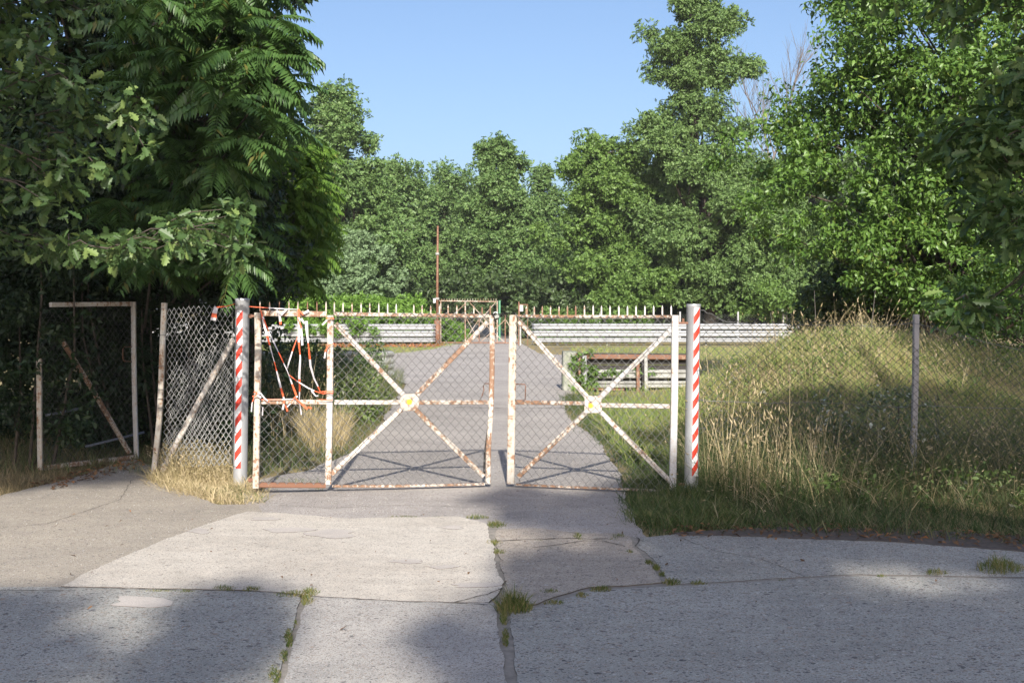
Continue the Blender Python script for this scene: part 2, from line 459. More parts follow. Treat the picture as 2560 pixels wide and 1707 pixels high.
def resample(pts, step, jit, closed=True):
    out = []; jx = jy = 0.0
    n_ = len(pts)
    for i in range(n_ if closed else n_ - 1):
        a, b = Vector(pts[i]), Vector(pts[(i + 1) % n_])
        L = (b - a).length
        k = max(1, min(60, int(L / step)))
        for j in range(k):
            p = a.lerp(b, j / k)
            q = jit if L / k < 0.4 else 0
            jx = jx * .6 + random.uniform(-q, q) * .8; jy = jy * .6 + random.uniform(-q, q) * .8
            out.append(Vector((p.x + jx, p.y + jy, 0)))
    return out
M_EDGE = m_simple('dirt_and_shade_slab_edge', (0.12, 0.1, 0.08), 0.95, 0, 0.4, 20)  # dirt, darkened to put joint shade over the sunlit slab sides
def sheet(name, pxs, z, mt, thick=0.05, step=0.07, jit=0.010):
    pts = resample([G(*p) for p in pxs], step, jit)
    n_ = len(pts); mi = [0]
    vs = [(p.x, p.y, z) for p in pts] + [(p.x, p.y, z - thick) for p in pts]
    fs = [tuple(range(n_))]
    # make sure the top faces up
    ar = sum(pts[i].x * pts[(i + 1) % n_].y - pts[(i + 1) % n_].x * pts[i].y for i in range(n_))
    if ar < 0: fs = [tuple(range(n_ - 1, -1, -1))]
    for i in range(n_):
        j = (i + 1) % n_
        q = (i, n_ + i, n_ + j, j)
        fs.append(q if ar > 0 else q[::-1]); mi.append(1)
    o = obj(name, vs, fs, [mt, M_EDGE], mi=mi)
    return tag(o, kind='structure')
drive = [(300, 1400), (560, 1285), (618, 1262), (610, 1228), (640, 1200), (780, 1172), (900, 1120), (960, 1050), (1015, 960),
         (975, 940), (800, 940), (800, 884), (975, 884), (1085, 872), (1120, 861), (1100, 858), (1110, 848), (1180, 838), (1185, 828), (1180, 818), (1245, 818), (1262, 835), (1288, 848),
         (1310, 862), (1350, 884), (1440, 888), (1440, 975), (1412, 1000), (1418, 1040), (1470, 1080), (1505, 1115), (1525, 1150), (1560, 1210), (1570, 1250), (1590, 1300), (1625, 1345), (1500, 1400)]
sheet('driveway', drive, 0.0, M_ASPH, 0.06, 0.15, 0.03)
sheet('forecourt', [(-1500, 1500), (-1100, 1370), (-400, 1290), (0, 1240), (160, 1200), (330, 1146), (380, 1165), (420, 1215), (540, 1262), (640, 1262), (660, 1285), (500, 1360), (200, 1500)], 0.004, M_ASPH2, 0.06, 0.12, 0.02)
M_BED = m_simple('grey_dirt', (0.31, 0.28, 0.24), 0.95, 0, 0.35, 18)
sheet('road_bed', [(-3000, 1486), (100, 1478), (500, 1470), (900, 1470), (1225, 1312), (1250, 1322), (1560, 1338), (1600, 1347), (1700, 1400), (2560, 1440), (4000, 1470), (6000, 2500), (-5000, 2500)], 0.0055, M_BED, 0.03, 0.3, 0)
S1 = [(-2600, 1483), (-1400, 1478), (100, 1472), (400, 1476), (640, 1482), (754, 1490), (741, 1545), (709, 1640), (689, 1720), (520, 2600), (-6000, 2600)]
S2 = [(768, 1492), (1000, 1506), (1232, 1514), (1246, 1560), (1255, 1640), (1270, 1720), (1345, 2600), (640, 2600), (708, 1720), (751, 1570)]
S3 = [(1277, 1535), (1350, 1520), (1420, 1495), (1480, 1478), (1560, 1474), (1700, 1470), (1900, 1458), (2150, 1444), (2560, 1452), (3800, 1466), (6000, 1480), (7000, 2600), (1400, 2600), (1292, 1720)]
S4 = [(620, 1283), (720, 1288), (860, 1300), (1000, 1297), (1150, 1296), (1215, 1312), (1225, 1340), (1240, 1420), (1255, 1462), (1248, 1490), (1226, 1514), (1000, 1509), (780, 1495), (640, 1482), (400, 1477), (150, 1472), (210, 1442), (300, 1400), (450, 1340), (560, 1300)]
S5 = [(1243, 1327), (1330, 1322), (1400, 1330), (1440, 1338), (1530, 1336), (1572, 1343), (1586, 1372), (1625, 1412), (1655, 1460), (1560, 1468), (1470, 1472), (1410, 1490), (1345, 1513), (1273, 1528), (1255, 1508), (1264, 1465), (1249, 1400), (1238, 1345)]
S6 = [(1602, 1347), (1700, 1337), (2000, 1347), (2300, 1354), (2600, 1376), (3200, 1412), (3800, 1460), (2560, 1446), (2150, 1438), (1900, 1451), (1690, 1464), (1666, 1450), (1638, 1405), (1594, 1370)]
sheet('road', S1, 0.014, M_SLAB_G)
sheet('road', S2, 0.016, M_SLAB_M)
sheet('road', S3, 0.012, M_SLAB_G)
sheet('apron', S4, 0.018, M_SLAB_L, step=0.05, jit=0.012)
sheet('apron', S5, 0.013, M_SLAB_W)
sheet('apron', S6, 0.009, M_SLAB_G)
# worn cement patches lying in the slabs
def patch(px, py, rx, ry, z):
    k = 26
    ph = random.random() * 6
    pts = [(px + rx * (1 + 0.25 * math.sin(3 * t + ph) + random.uniform(-.12, .12)) * math.cos(t), py + ry * (1 + 0.25 * math.sin(2 * t + ph)) * math.sin(t)) for t in [2 * math.pi * i / k for i in range(k)]]
    sheet('cement_patch', pts, z, M_PATCH, 0.003, 0.04, 0.006)
for a in [(720, 1331, 58, 7), (830, 1340, 60, 10), (500, 1333, 26, 6), (660, 1302, 34, 5), (1130, 1324, 30, 4), (1020, 1410, 40, 5), (1110, 1424, 36, 4), (1185, 1470, 60, 7)]:
    patch(*a, 0.0205)
patch(350, 1510, 70, 17, 0.0165)
# cracks
M_CRACK = m_simple('dirt_filled_crack', (0.075, 0.06, 0.045), 0.95, 0, 0.4, 20)
def crack(pxs, wd, z):
    pts = resample([G(*p) for p in pxs], 0.03, 0.007, False) 
    vs = []; fs = []
    for i, p in enumerate(pts):
        t = (pts[min(i + 1, len(pts) - 1)] - pts[max(i - 1, 0)]).normalized()
        s_ = Vector((-t.y, t.x, 0)) * wd * random.uniform(0.25, 1.0) / 2
        vs += [(p.x + s_.x, p.y + s_.y, z), (p.x - s_.x, p.y - s_.y, z)]
    for i in range(len(pts) - 1):
        fs.append((2 * i, 2 * i + 1, 2 * i + 3, 2 * i + 2))
    tag(obj('road_crack', vs, fs, M_CRACK), kind='structure')
crack([(1240, 1357), (1330, 1352), (1440, 1350), (1480, 1352), (1535, 1350)], 0.02, 0.0165)
crack([(1330, 1374), (1400, 1366), (1460, 1356), (1510, 1357), (1570, 1372)], 0.014, 0.0165)
crack([(1254, 1478), (1215, 1494), (1180, 1502), (1130, 1514)], 0.014, 0.0205)
crack([(1588, 1371), (1600, 1352), (1590, 1345)], 0.012, 0.0165)
crack([(1140, 1016 + 2), (1280, 1021), (1400, 1019), (1425, 1022)], 0.05, 0.004)
crack([(0, 1482), (200, 1483)], 0.01, 0.0185)
crack([(700, 1262), (820, 1270), (1000, 1262), (1180, 1268)], 0.008, 0.0025)
crack([(1010, 1100), (1100, 1112), (1180, 1104), (1330, 1118), (1480, 1125)], 0.012, 0.0025)
crack([(1060, 930), (1160, 925), (1300, 932), (1430, 928)], 0.02, 0.0035)
crack([(-100, 1330), (120, 1310), (300, 1250), (330, 1200)], 0.007, 0.0065)
crack([(1700, 1337 + 10), (1790, 1380), (1900, 1400), (2020, 1447)], 0.008, 0.0115)
crack([(768, 1497), (900, 1505), (1000, 1511), (1120, 1514), (1232, 1519)], 0.010, 0.0205)
crack([(150, 1475), (400, 1480), (640, 1486), (768, 1496)], 0.012, 0.0205)
# ------------------------------------------------------------------ scattering helpers
def inpoly(x, y, poly):
    poly = np.asarray(poly, float); c = np.zeros(len(x), bool)
    j = len(poly) - 1
    for i in range(len(poly)):
        xi, yi = poly[i]; xj, yj = poly[j]
        c ^= ((yi > y) != (yj > y)) & (x < (xj - xi) * (y - yi) / (yj - yi + 1e-12) + xi)
        j = i
    return c
def scatter(poly, n, bias=None):
    poly = np.asarray([(p[0], p[1]) for p in poly], float)
    lo, hi = poly.min(0), poly.max(0)
    out = []
    got = 0
    while got < n:
        q = RNG.uniform(lo, hi, (n * 2, 2))
        q = q[inpoly(q[:, 0], q[:, 1], poly)]
        if bias is not None: q = q[RNG.random(len(q)) < bias(q[:, 0], q[:, 1])]
        out.append(q); got += len(q)
    return np.concatenate(out)[:n]
def blades(name, q, h, mt, width=0.006, lean=0.35, hvar=0.5, wind=(0.0, 0.0), parent=None, head=0.0, flat=0.0, label=None, cat=None, zadd=0.0):
    n_ = len(q)
    patch = 0.72 + 0.28 * np.sin(q[:, 0] * 3.7 + 2 * np.sin(q[:, 1] * 2.1)) * np.cos(q[:, 1] * 3.1 + 1.5 * np.sin(q[:, 0] * 1.7)) + 0.2 * np.sin(q[:, 0] * 9.1 + q[:, 1] * 7.7)
    z0 = hz(q[:, 0], q[:, 1]) - 0.01 + zadd
    width = width * (0.6 + 1.1 * RNG.random(n_) ** 2)
    H = h * (1 - hvar / 2 + hvar * RNG.random(n_)) if not isinstance(h, np.ndarray) else h
    H = H * patch
    th = RNG.random(n_) * 2 * np.pi
    d = np.stack([np.cos(th), np.sin(th)], -1) * (lean * (0.3 + 1.2 * RNG.random(n_) ** 1.5))[:, None] + np.array(wind)
    ph = RNG.random(n_) * np.pi
    wv = np.stack([np.cos(ph), np.sin(ph) * 0.6], -1)
    V = np.zeros((n_, 7, 3))
    for k, (t, ww) in enumerate(((0, 0.7), (0.4, 1.0), (0.75, 0.7), (1.0, 0.0))):
        cx = q[:, 0] + d[:, 0] * H * t * t * 0.9 + d[:, 0] * H * t * 0.2
        cy = q[:, 1] + d[:, 1] * H * t * t * 0.9 + d[:, 1] * H * t * 0.2
        zz = z0 + H * t * (1 - 0.25 * np.hypot(d[:, 0], d[:, 1]) * t) * (1 - flat * t)
        if k < 3:
            for sgn, s_ in ((1, 2 * k), (-1, 2 * k + 1)):
                V[:, s_, 0] = cx + sgn * wv[:, 0] * width / 2 * ww
                V[:, s_, 1] = cy + sgn * wv[:, 1] * width / 2 * ww
                V[:, s_, 2] = zz
        else:
            V[:, 6] = np.stack([cx, cy, zz], -1)
    b = (np.arange(n_) * 7)[:, None]
    quads = np.concatenate([b + np.array([[0, 1, 3, 2]]), b + np.array([[2, 3, 5, 4]])])
    tris = b + np.array([[4, 5, 6]])
    Vt = V.reshape(-1, 3); faces = [quads, tris]
    if head > 0:    # seed heads
        tip = V[:, 6]; dirv = tip - (V[:, 4] + V[:, 5]) / 2
        dirv /= np.linalg.norm(dirv, axis=1)[:, None] + 1e-9
        L = head * (0.6 + 0.8 * RNG.random(n_))[:, None]
        wr = 0.006 + 0.006 * RNG.random(n_)[:, None]
        side = np.stack([wv[:, 0], wv[:, 1], np.zeros(n_)], -1); sid2 = np.cross(dirv, side)
        hv = np.stack([tip - dirv * L * 0.4, tip + side * wr, tip + sid2 * wr, tip - side * wr, tip - sid2 * wr, tip + dirv * L], 1)
        b2 = (np.arange(n_) * 6)[:, None] + len(Vt)
        tr2 = np.concatenate([b2 + np.array([[0, i, i % 4 + 1]]) for i in (1, 2, 3, 4)] + [b2 + np.array([[5, i % 4 + 1, i]]) for i in (1, 2, 3, 4)])
        Vt = np.concatenate([Vt, hv.reshape(-1, 3)]); faces = [quads, np.concatenate([tris, tr2])]
    me = mesh_np(name, Vt, faces)
    o = link(name, me, mt, parent)
    if parent is None: tag(o, label, cat, kind='stuff')
    return o

# leaf templates: (verts, faces) with +Y the leaf's length, +Z its upper face, unit length
def t_oval(wd=0.5, fold=0.12, droop=0.15):
    v = [(0, 0, 0), (-wd / 2, 0.42, fold), (0, 0.5, 0), (wd / 2, 0.42, fold), (0, 1, -droop)]
    return v, [(0, 2, 1), (0, 3, 2), (1, 2, 4), (2, 3, 4)]
def t_diamond(wd=0.6):
    return [(0, 0, 0), (wd / 2, 0.5, 0.06), (0, 1, -0.08), (-wd / 2, 0.5, 0.06)], [(0, 1, 2, 3)]
def t_oak():
    rt = [(0.04, 0.0), (0.08, 0.14), (0.19, 0.24), (0.11, 0.32), (0.27, 0.47), (0.14, 0.53), (0.31, 0.7), (0.17, 0.75), (0.17, 0.92), (0.05, 0.95)]
    v = [(0, 0, 0), (0, 0.33, 0), (0, 0.66, 0), (0, 1, -0.1)]
    r0 = len(v); v += [(x, y, 0.25 * x - 0.1 * y * y) for x, y in rt]
    l0 = len(v); v += [(-x, y, 0.25 * x - 0.1 * y * y) for x, y in rt]
    f = [(0, *[r0 + i for i in range(10)], 3), (3, *[l0 + i for i in range(9, -1, -1)], 0)]
    v = v[:1] + v[3:]; 
    f = [tuple(i if i == 0 else i - 2 for i in ff) for ff in f]
    return v, f
def t_sprig(k=6, wd=0.5, ls=0.45, seed=1):
    """k small leaves round a short twig, unit length"""
    r = random.Random(seed); V = []; Fc = []
    v0, f0 = t_diamond(wd)
    for i in range(k):
        t = (i + 0.5) / k
        ang = (1 if i % 2 else -1) * r.uniform(0.5, 1.1)
        base = Vector((0, t * 0.7, 0))
        tl = r.uniform(-1.0, 1.0)
        b = len(V)
        for x, y, z in v0:
            x, y, z = x * ls, y * ls, z * ls
            x, z = x * math.cos(tl) - z * math.sin(tl), x * math.sin(tl) + z * math.cos(tl)
            X = x * math.cos(ang) + y * math.sin(ang); Y = -x * math.sin(ang) + y * math.cos(ang)
            V.append((base.x + X, base.y + Y, z + r.uniform(-.04, .04)))
        Fc += [tuple(b + j for j in f) for f in f0]
    return V, Fc
def t_frond(pairs=10, wd=0.3, ll=0.3, droop=0.5, seed=1, hang=0.55):
    r = random.Random(seed); V = []; Fc = []
    def pt(t): return Vector((0, t * (1 - 0.12 * droop * t), -droop * t * t * 0.6))
    # rachis
    k = 5
    for i in range(k + 1):
        p = pt(i / k); w_ = 0.006 * (1.2 - i / k)
        V += [(p.x - w_, p.y, p.z), (p.x + w_, p.y, p.z)]
    for i in range(k): Fc.append((2 * i, 2 * i + 1, 2 * i + 3, 2 * i + 2))
    ld = [(0, 0, 0), (-wd / 2, 0.33, 0.05), (0, 0.4, -0.02), (wd / 2, 0.33, 0.05), (0, 1, -0.12)]
    lf = [(0, 2, 1), (0, 3, 2), (1, 2, 4), (2, 3, 4)]
    for i in range(pairs):
        t = 0.16 + 0.8 * i / (pairs - 1)
        L = ll * (0.75 + 0.5 * math.sin(math.pi * min(1, t * 0.95)) ) * r.uniform(.9, 1.1)
        for s_ in (-1, 1):
            p = pt(t); ang = s_ * r.uniform(1.05, 1.3); hg = hang * r.uniform(0.7, 1.2)
            b = len(V)
            for x, y, z in ld:
                x, y, z = x * L, y * L, z * L
                y, z = y * math.cos(hg) + z * math.sin(hg), -y * math.sin(hg) + z * math.cos(hg)
                X = x * math.cos(ang) + y * math.sin(ang); Y = -x * math.sin(ang) + y * math.cos(ang)
                V.append((p.x + X, p.y + Y, p.z + z))
            Fc += [tuple(b + j for j in f) for f in lf]
    return V, Fc
def foliage(name, pos, nrm, tan, size, tmpls, mt, parent=None):
    """copies of leaf templates at pos with frame (side, tan, nrm)"""
    nrm = nrm / (np.linalg.norm(nrm, axis=1)[:, None] + 1e-9)
    tan = tan - nrm * np.sum(tan * nrm, 1)[:, None]
    tan = tan / (np.linalg.norm(tan, axis=1)[:, None] + 1e-9)
    side = np.cross(tan, nrm)
    Vs = []; by = {}; base = 0
    pick = RNG.integers(0, len(tmpls), len(pos))
    for ti, (tv, tf) in enumerate(tmpls):
        s_ = np.where(pick == ti)[0]
        if not len(s_): continue
        tv = np.asarray(tv, float)
        sz = size[s_][:, None, None]
        W = pos[s_][:, None, :] + sz * (side[s_][:, None, :] * tv[None, :, 0:1] + tan[s_][:, None, :] * tv[None, :, 1:2] + nrm[s_][:, None, :] * tv[None, :, 2:3])
        Vs.append(W.reshape(-1, 3))
        b = (np.arange(len(s_)) * len(tv))[:, None] + base
        for f in tf:
            by.setdefault(len(f), []).append(b + np.array([f]))
        base += len(s_) * len(tv)
    me = mesh_np(name, np.concatenate(Vs), [np.concatenate(v) for v in by.values()])
    return link(name, me, mt, parent)
def unit(a): return a / (np.linalg.norm(a, axis=1)[:, None] + 1e-9)
def clump_leaves(C, R, per, up=0.55, rnd=0.6, flat=0.72, shell=0.35, droop=0.3):
    """leaves spread on the outer shell of clumps C with radii R"""
    M = len(C)
    idx = np.repeat(np.arange(M), per)
    d = unit(RNG.normal(size=(len(idx), 3)))
    rr = RNG.random(len(idx)) ** shell
    pos = C[idx] + d * rr[:, None] * R[idx][:, None] * np.array([1, 1, flat])
    pos += RNG.normal(size=pos.shape) * R[idx][:, None] * 0.1
    nr = unit(d + np.array([0, 0, up]) + (rnd + 0.25) * RNG.normal(size=d.shape))
    tn = d + 0.9 * RNG.normal(size=d.shape) + np.array([0, 0, -droop])
    return pos, nr, tn
def profile_clumps(rows, D, M, ydepth=1.0, shell=0.5, lump=0.22, front=0.7, off=0.0, lobef=0.5, outl=0.1):
    """clump centres in a crown whose outline rows are (y, xleft, xright) at depth D"""
    zs, xc, rr = [], [], []
    for y, xl, xr in rows:
        a, b = P(xl, y, D), P(xr, y, D)
        zs.append(a.z); xc.append((a.x + b.x) / 2); rr.append((b.x - a.x) / 2)
    o = np.argsort(zs); zs = np.array(zs)[o]; xc = np.array(xc)[o]; rr = np.array(rr)[o]
    zz = np.linspace(zs[0], zs[-1], 400); wgt = np.interp(zz, zs, rr) + 0.02
    z = RNG.choice(zz, M, p=wgt / wgt.sum()) + RNG.normal(size=M) * (zz[1] - zz[0])
    th = RNG.random(M) * 2 * np.pi
    fr = RNG.random(M) < front
    th = np.where(fr, -np.abs(((th + np.pi) % (2 * np.pi)) - np.pi), th)
    s1, s2, s3 = RNG.random(3) * 6.28
    r = np.interp(z, zs, rr)
    lm = 1 + lump * np.sin(3 * th + z * 1.3 + s1) * 0.6 + lump * np.sin(5 * th - z * 2.3 + s2) * 0.5 - lump * 0.5
    rad = 1.07 * r * lm * (1 - RNG.random(M) ** 2 * shell)
    C = np.stack([np.interp(z, zs, xc) + np.cos(th) * rad, D + off + np.sin(th) * rad * ydepth, z], -1)
    K = max(8, M // 11)
    k_ = RNG.choice(M, K, replace=False)
    lob = C[k_].copy(); rm = float(np.mean(rr))
    j_ = RNG.integers(0, K, M); mv = RNG.random(M) < lobef
    C2 = lob[j_] + unit(RNG.normal(size=(M, 3))) * (RNG.random(M) ** 0.4)[:, None] * np.array([0.3, 0.3, 0.2]) * rm
    C = np.where(mv[:, None], C2, C)
    ax_ = np.interp(C[:, 2], zs, xc); ol = RNG.random(M) < outl; f_ = 1.1 + 0.2 * RNG.random(M)
    C[:, 0] = np.where(ol, ax_ + (C[:, 0] - ax_) * f_, C[:, 0])
    return C, (zs, xc, rr)
def limbs(mb, base, top, r0, C, nl, zlo=0.25, m=0, bend=0.12):
    base, top = Vector(base), Vector(top)
    k = 9
    tr = []
    for i in range(k + 1):
        t = i / k
        p = base.lerp(top, t)
        q = (top - base).length * 0.02 * (1 if 0 < i < k else 0)
        tr.append(p + Vector((random.uniform(-q, q), random.uniform(-q, q), 0)))
    mb.tube(tr, [r0 * (1.25 if i == 0 else 1) * (1 - 0.82 * i / k) for i in range(k + 1)], m, 8)
    H = (top - base).length
    if len(C) == 0: return
    sel = RNG.choice(len(C), min(nl, len(C)), replace=False)
    for s_ in sel:
        c_ = Vector(C[s_])
        t = min(0.95, max(zlo, (c_.z - base.z) / max(0.1, (top.z - base.z)) - random.uniform(0.1, 0.3)))
        p0 = tr[int(t * k)].lerp(tr[min(k, int(t * k) + 1)], t * k - int(t * k))
        L = (c_ - p0).length
        mid = p0.lerp(c_, 0.5) + Vector((random.uniform(-1, 1), random.uniform(-1, 1), random.uniform(0.2, 1.0))) * L * bend
        rr = max(0.006, r0 * (1 - 0.8 * t) * 0.42)
        mb.tube([p0, p0.lerp(mid, 0.55) , mid, mid.lerp(c_, 0.6), c_], [rr, rr * .8, rr * .6, rr * .4, rr * .2], m, 5, False)
def tree(name, label, cat, rows, D, M, rc, per, ls, tmpls, mt, base=None, r0=0.2, nl=25, group=None, bark=None, up=0.55, shell=0.5, lump=0.22, ydepth=1.0, front=0.7, rnd=0.6, keep=None, droop=0.3, topz=None, zlo=0.25, lobef=0.5, outl=0.1):
    global RNG
    RNG = np.random.default_rng(zlib.crc32(label.encode())); random.seed(zlib.crc32(label.encode()))
    C, (zs, xc, rr) = profile_clumps(rows, D, M, ydepth, shell, lump * 1.25, front, 0.0, lobef, outl)
    if keep is not None: C = C[keep(C)]
    C[:, 2] = np.maximum(C[:, 2], rc * 0.5)
    bx = xc[0] if base is None else base
    root = thing(name, label, cat, (float(bx), D, float(hz(bx, D))), group)
    R = rc * (0.35 + 1.05 * RNG.random(len(C)))
    pos, nr, tn = clump_leaves(C, R, per, up, rnd, droop=droop)
    foliage('crown', pos, nr, tn, ls * (0.7 + 0.6 * RNG.random(len(pos))), tmpls, mt, root)
    mb = MB()
    limbs(mb, (bx, D, float(hz(bx, D)) - 0.1), (float(xc[-1]), D, float(zs[-1]) if topz is None else topz), r0, C, nl, zlo)
    mb.build('trunk', bark or M_BARK, root, smooth=True)
    return root, C
SPR = [t_sprig(6, 0.62, 0.5, s) for s in (1, 2, 3)]
SPR7 = [t_sprig(8, 0.55, 0.42, s) for s in (4, 5, 6)]
OVAL = [t_oval(0.5), t_oval(0.42, 0.05, 0.3), t_oval(0.55, 0.16, 0.1)]
OAKT = [t_oak()]
# ================================================================== the gate
M_WIREF = m_simple('shade_dark_fence_wire', (0.095, 0.1, 0.095), 0.65, 0.1, 0.3, 30)  # wire coloured dark for the shade this fence stands in
M_WIREB = m_simple('bright_galvanised_wire', (0.42, 0.42, 0.4), 0.5, 0.2, 0.25, 30)
YC, YE = 10.55, 10.10
def YL(px): return float(np.interp(px, [640, 1238], [YE, YC]))
def YR(px): return float(np.interp(px, [1262, 1700], [YC, YE]))
def Ld(p, off=0.0): return P(p[0], p[1], YL(p[0]) + off)
def Rd(p, off=0.0): return P(p[0], p[1], YR(p[0]) + off)

def chainlink(name, Fm, W, H, c, cv, r, mt, parent, jit=0.003, skip=None, bulge=None):
    """interlocked zig-zag wires; Fm maps (u, v) in metres to a world point"""
    polys = []
    nw = int(round(W / (c / 2))); nk = int(round(H / (cv / 2)))
    for i in range(nw):
        pts = []
        for k in range(nk + 1):
            s_ = (k + i) % 2
            u = (i + s_) * c / 2 + (0.0022 if s_ else -0.0022)
            v = k * cv / 2
            if skip and skip(u, v):
                if len(pts) > 1: polys.append(pts)
                pts = []
                continue
            p = Fm(u + random.uniform(-jit, jit), v + random.uniform(-jit, jit))
            dpt = 0.003 * (1 if (k % 2) else -1)
            pts.append((p[0], p[1] + dpt, p[2]))
        if len(pts) > 1: polys.append(pts)
    V, Fq = tubes_np(polys, r, 4)
    me = mesh_np(name, V, [Fq])
    return link(name, me, mt, parent, smooth=True)
def quadmap(A, B, Cc, Dd, W, H, sag=None):
    """A bottom-left, B bottom-right, Cc top-right, Dd top-left"""
    def f(u, v):
        s_, t = u / W, v / H
        p = (A * (1 - s_) + B * s_) * (1 - t) + (Dd * (1 - s_) + Cc * s_) * t
        if sag: p = p + sag(s_, t)
        return p
    return f
def spike(root, p, h, mt, wd=0.016):
    b = MB()
    x, y, z = p
    a = wd / 2
    q = a * 0.7
    vs = [(x - a, y - q, z), (x + a, y - q, z), (x + a, y + q, z), (x - a, y + q, z),
          (x - a, y - q, z + h * .72), (x + a, y - q, z + h * .72), (x + a, y + q, z + h * .72), (x - a, y + q, z + h * .72), (x, y, z + h)]
    b.add(vs, [(3, 2, 1, 0), (0, 1, 5, 4), (1, 2, 6, 5), (2, 3, 7, 6), (3, 0, 4, 7), (4, 5, 8), (5, 6, 8), (6, 7, 8), (7, 4, 8)])
    b.build('spike', mt, root)
def reflector(root, p, r=0.024):
    b = MB(); k = 18
    vs = [(p[0] + r * math.cos(2 * math.pi * i / k), p[1], p[2] + r * math.sin(2 * math.pi * i / k)) for i in range(k)]
    vs += [(x, y - 0.008, z) for x, y, z in vs]
    b.add(vs, [tuple(range(k, 2 * k))[::-1] if False else tuple(range(k, 2 * k))] + [(i, (i + 1) % k, k + (i + 1) % k, k + i) for i in range(k)])
    b.build('reflector', M_YELLOW, root)
def plate(pts3, th):
    b = MB(); k = len(pts3)
    vs = [Vector(p) - Vector((0, th / 2, 0)) for p in pts3] + [Vector(p) + Vector((0, th / 2, 0)) for p in pts3]
    b.add(vs, [tuple(range(k)), tuple(range(2 * k - 1, k - 1, -1))] + [(i, k + i, k + (i + 1) % k, (i + 1) % k) for i in range(k)])
    return b
def part(root, name, pts, wd, dp, mt, fn, off=0.0, label=None):
    b = MB(); b.bar([fn(p, off) for p in pts], wd, dp)
    o = b.build(name, mt, root)
    if label: o['label'] = label
    return o

# ---- left leaf
gl = thing('gate_leaf', 'wider left gate leaf with a narrow side panel holding torn red and white tape', 'gate', tuple(G(640, 1219)), 'two leaves of the mesh gate')
part(gl, 'stile', [Z2(124, 172), Z2(128, 400), Z2(122, 800), Z2(112, 1398)], 0.056, 0.05, M_PAINT_C, Ld, label='yellowed hinge stile')
part(gl, 'stile', [Z2(634, 190), Z2(630, 700), Z2(618, 1372)], 0.057, 0.045, M_PAINT, Ld, -0.004)
part(gl, 'stile', [Z2(1760, 190), Z2(1766, 330), Z2(1764, 600), Z2(1758, 820), Z2(1750, 960), Z2(1739, 1120), Z2(1736, 1368)], 0.048, 0.05, M_PAINT_R, Ld, label='bent rusty end stile')
part(gl, 'flange', [Z2(1752, 880), Z2(1734, 1000), Z2(1715, 1150), Z2(1708, 1300)], 0.02, 0.035, M_BLACK, Ld, 0.03, label='dark twisted edge of the end stile')
part(gl, 'top_rail', [Z2(150, 176), Z2(400, 180), Z2(606, 184)], 0.052, 0.045, M_PAINT_R, Ld, 0.003)
part(gl, 'top_rail', [Z2(662, 182), Z2(1100, 188), Z2(1740, 196)], 0.034, 0.045, M_PAINT_R, Ld, 0.003)
part(gl, 'middle_rail', [Z2(150, 797), Z2(606, 798)], 0.042, 0.04, M_PAINT_R, Ld, 0.004)
part(gl, 'middle_rail', [Z2(660, 799), Z2(1128, 800)], 0.042, 0.04, M_PAINT, Ld, 0.004)
part(gl, 'middle_rail', [Z2(1236, 800), Z2(1738, 799)], 0.040, 0.04, M_PAINT_R, Ld, 0.004)
part(gl, 'bottom_rail', [Z2(134, 1376), Z2(600, 1380)], 0.046, 0.05, M_RUST, Ld, 0.004, label='brown rusty bottom rail')
part(gl, 'bottom_rail', [Z2(645, 1384), Z2(1100, 1384), Z2(1712, 1370)], 0.022, 0.04, M_PAINT_R, Ld, 0.004)
for a_, b_, mt_ in ((Z2(668, 250), Z2(1140, 742), M_PAINT), (Z2(1732, 240), Z2(1232, 752), M_PAINT_R), (Z2(640, 1302), Z2(1130, 850), M_PAINT), (Z2(1226, 848), Z2(1704, 1316), M_PAINT_R)):
    part(gl, 'brace', [a_, b_], 0.046, 0.036, mt_, Ld, 0.006)
c_ = [(1150, 742), (1225, 740), (1250, 770), (1252, 830), (1222, 858), (1150, 858), (1124, 830), (1124, 768)]
o = plate([Ld(Z2(*q), -0.022) for q in c_][::-1], 0.012).build('centre_plate', M_PAINT_C, gl)
reflector(gl, Ld(Z2(1186, 795), -0.030))
for xz, yt in ((141, 88), (208, 92), (276, 90), (343, 86), (406, 90), (473, 88), (539, 90), (603, 92), (661, 92), (722, 97), (785, 98), (848, 98), (909, 100), (972, 102), (1034, 103), (1094, 105), (1217, 112), (1275, 115), (1335, 118), (1396, 113), (1457, 112), (1518, 114), (1577, 116), (1637, 122), (1695, 128), (1752, 118)):
    base_ = Ld(Z2(xz, 178 if xz < 620 else 186))
    top_ = Ld(Z2(xz, yt))
    spike(gl, base_, top_.z - base_.z, M_RUST if xz in (539, 473, 276, 1695, 1752) else (M_PAINT_R if xz % 2 else M_PAINT), 0.012 if xz > 600 else 0.010)
CE, CVV = 0.0803, 0.0905
def sagL(s_, t): return Vector((0, -0.028 + 0.01 * math.sin(s_ * 6), -0.015 * math.sin(math.pi * s_) * t))
A, B_, C_, D_ = Ld(Z2(655, 1385)), Ld(Z2(1742, 1372)), Ld(Z2(1742, 165)), Ld(Z2(655, 158))
W_ = 0.0803 * 18.0; W_ = round((B_ - A).length / (CE / 2)) * CE / 2; H_ = round((D_ - A).length / (CVV / 2)) * CVV / 2
chainlink('mesh_panel', quadmap(A, B_, C_, D_, W_, H_, sagL), W_, H_, CE, CVV, 0.0030, M_WIRE, gl)
A, B_, C_, D_ = Ld(Z2(142, 1366)), Ld(Z2(612, 1370)), Ld(Z2(612, 812)), Ld(Z2(142, 812))
W_ = round((B_ - A).length / (CE / 2)) * CE / 2; H_ = round((D_ - A).length / (CVV / 2)) * CVV / 2
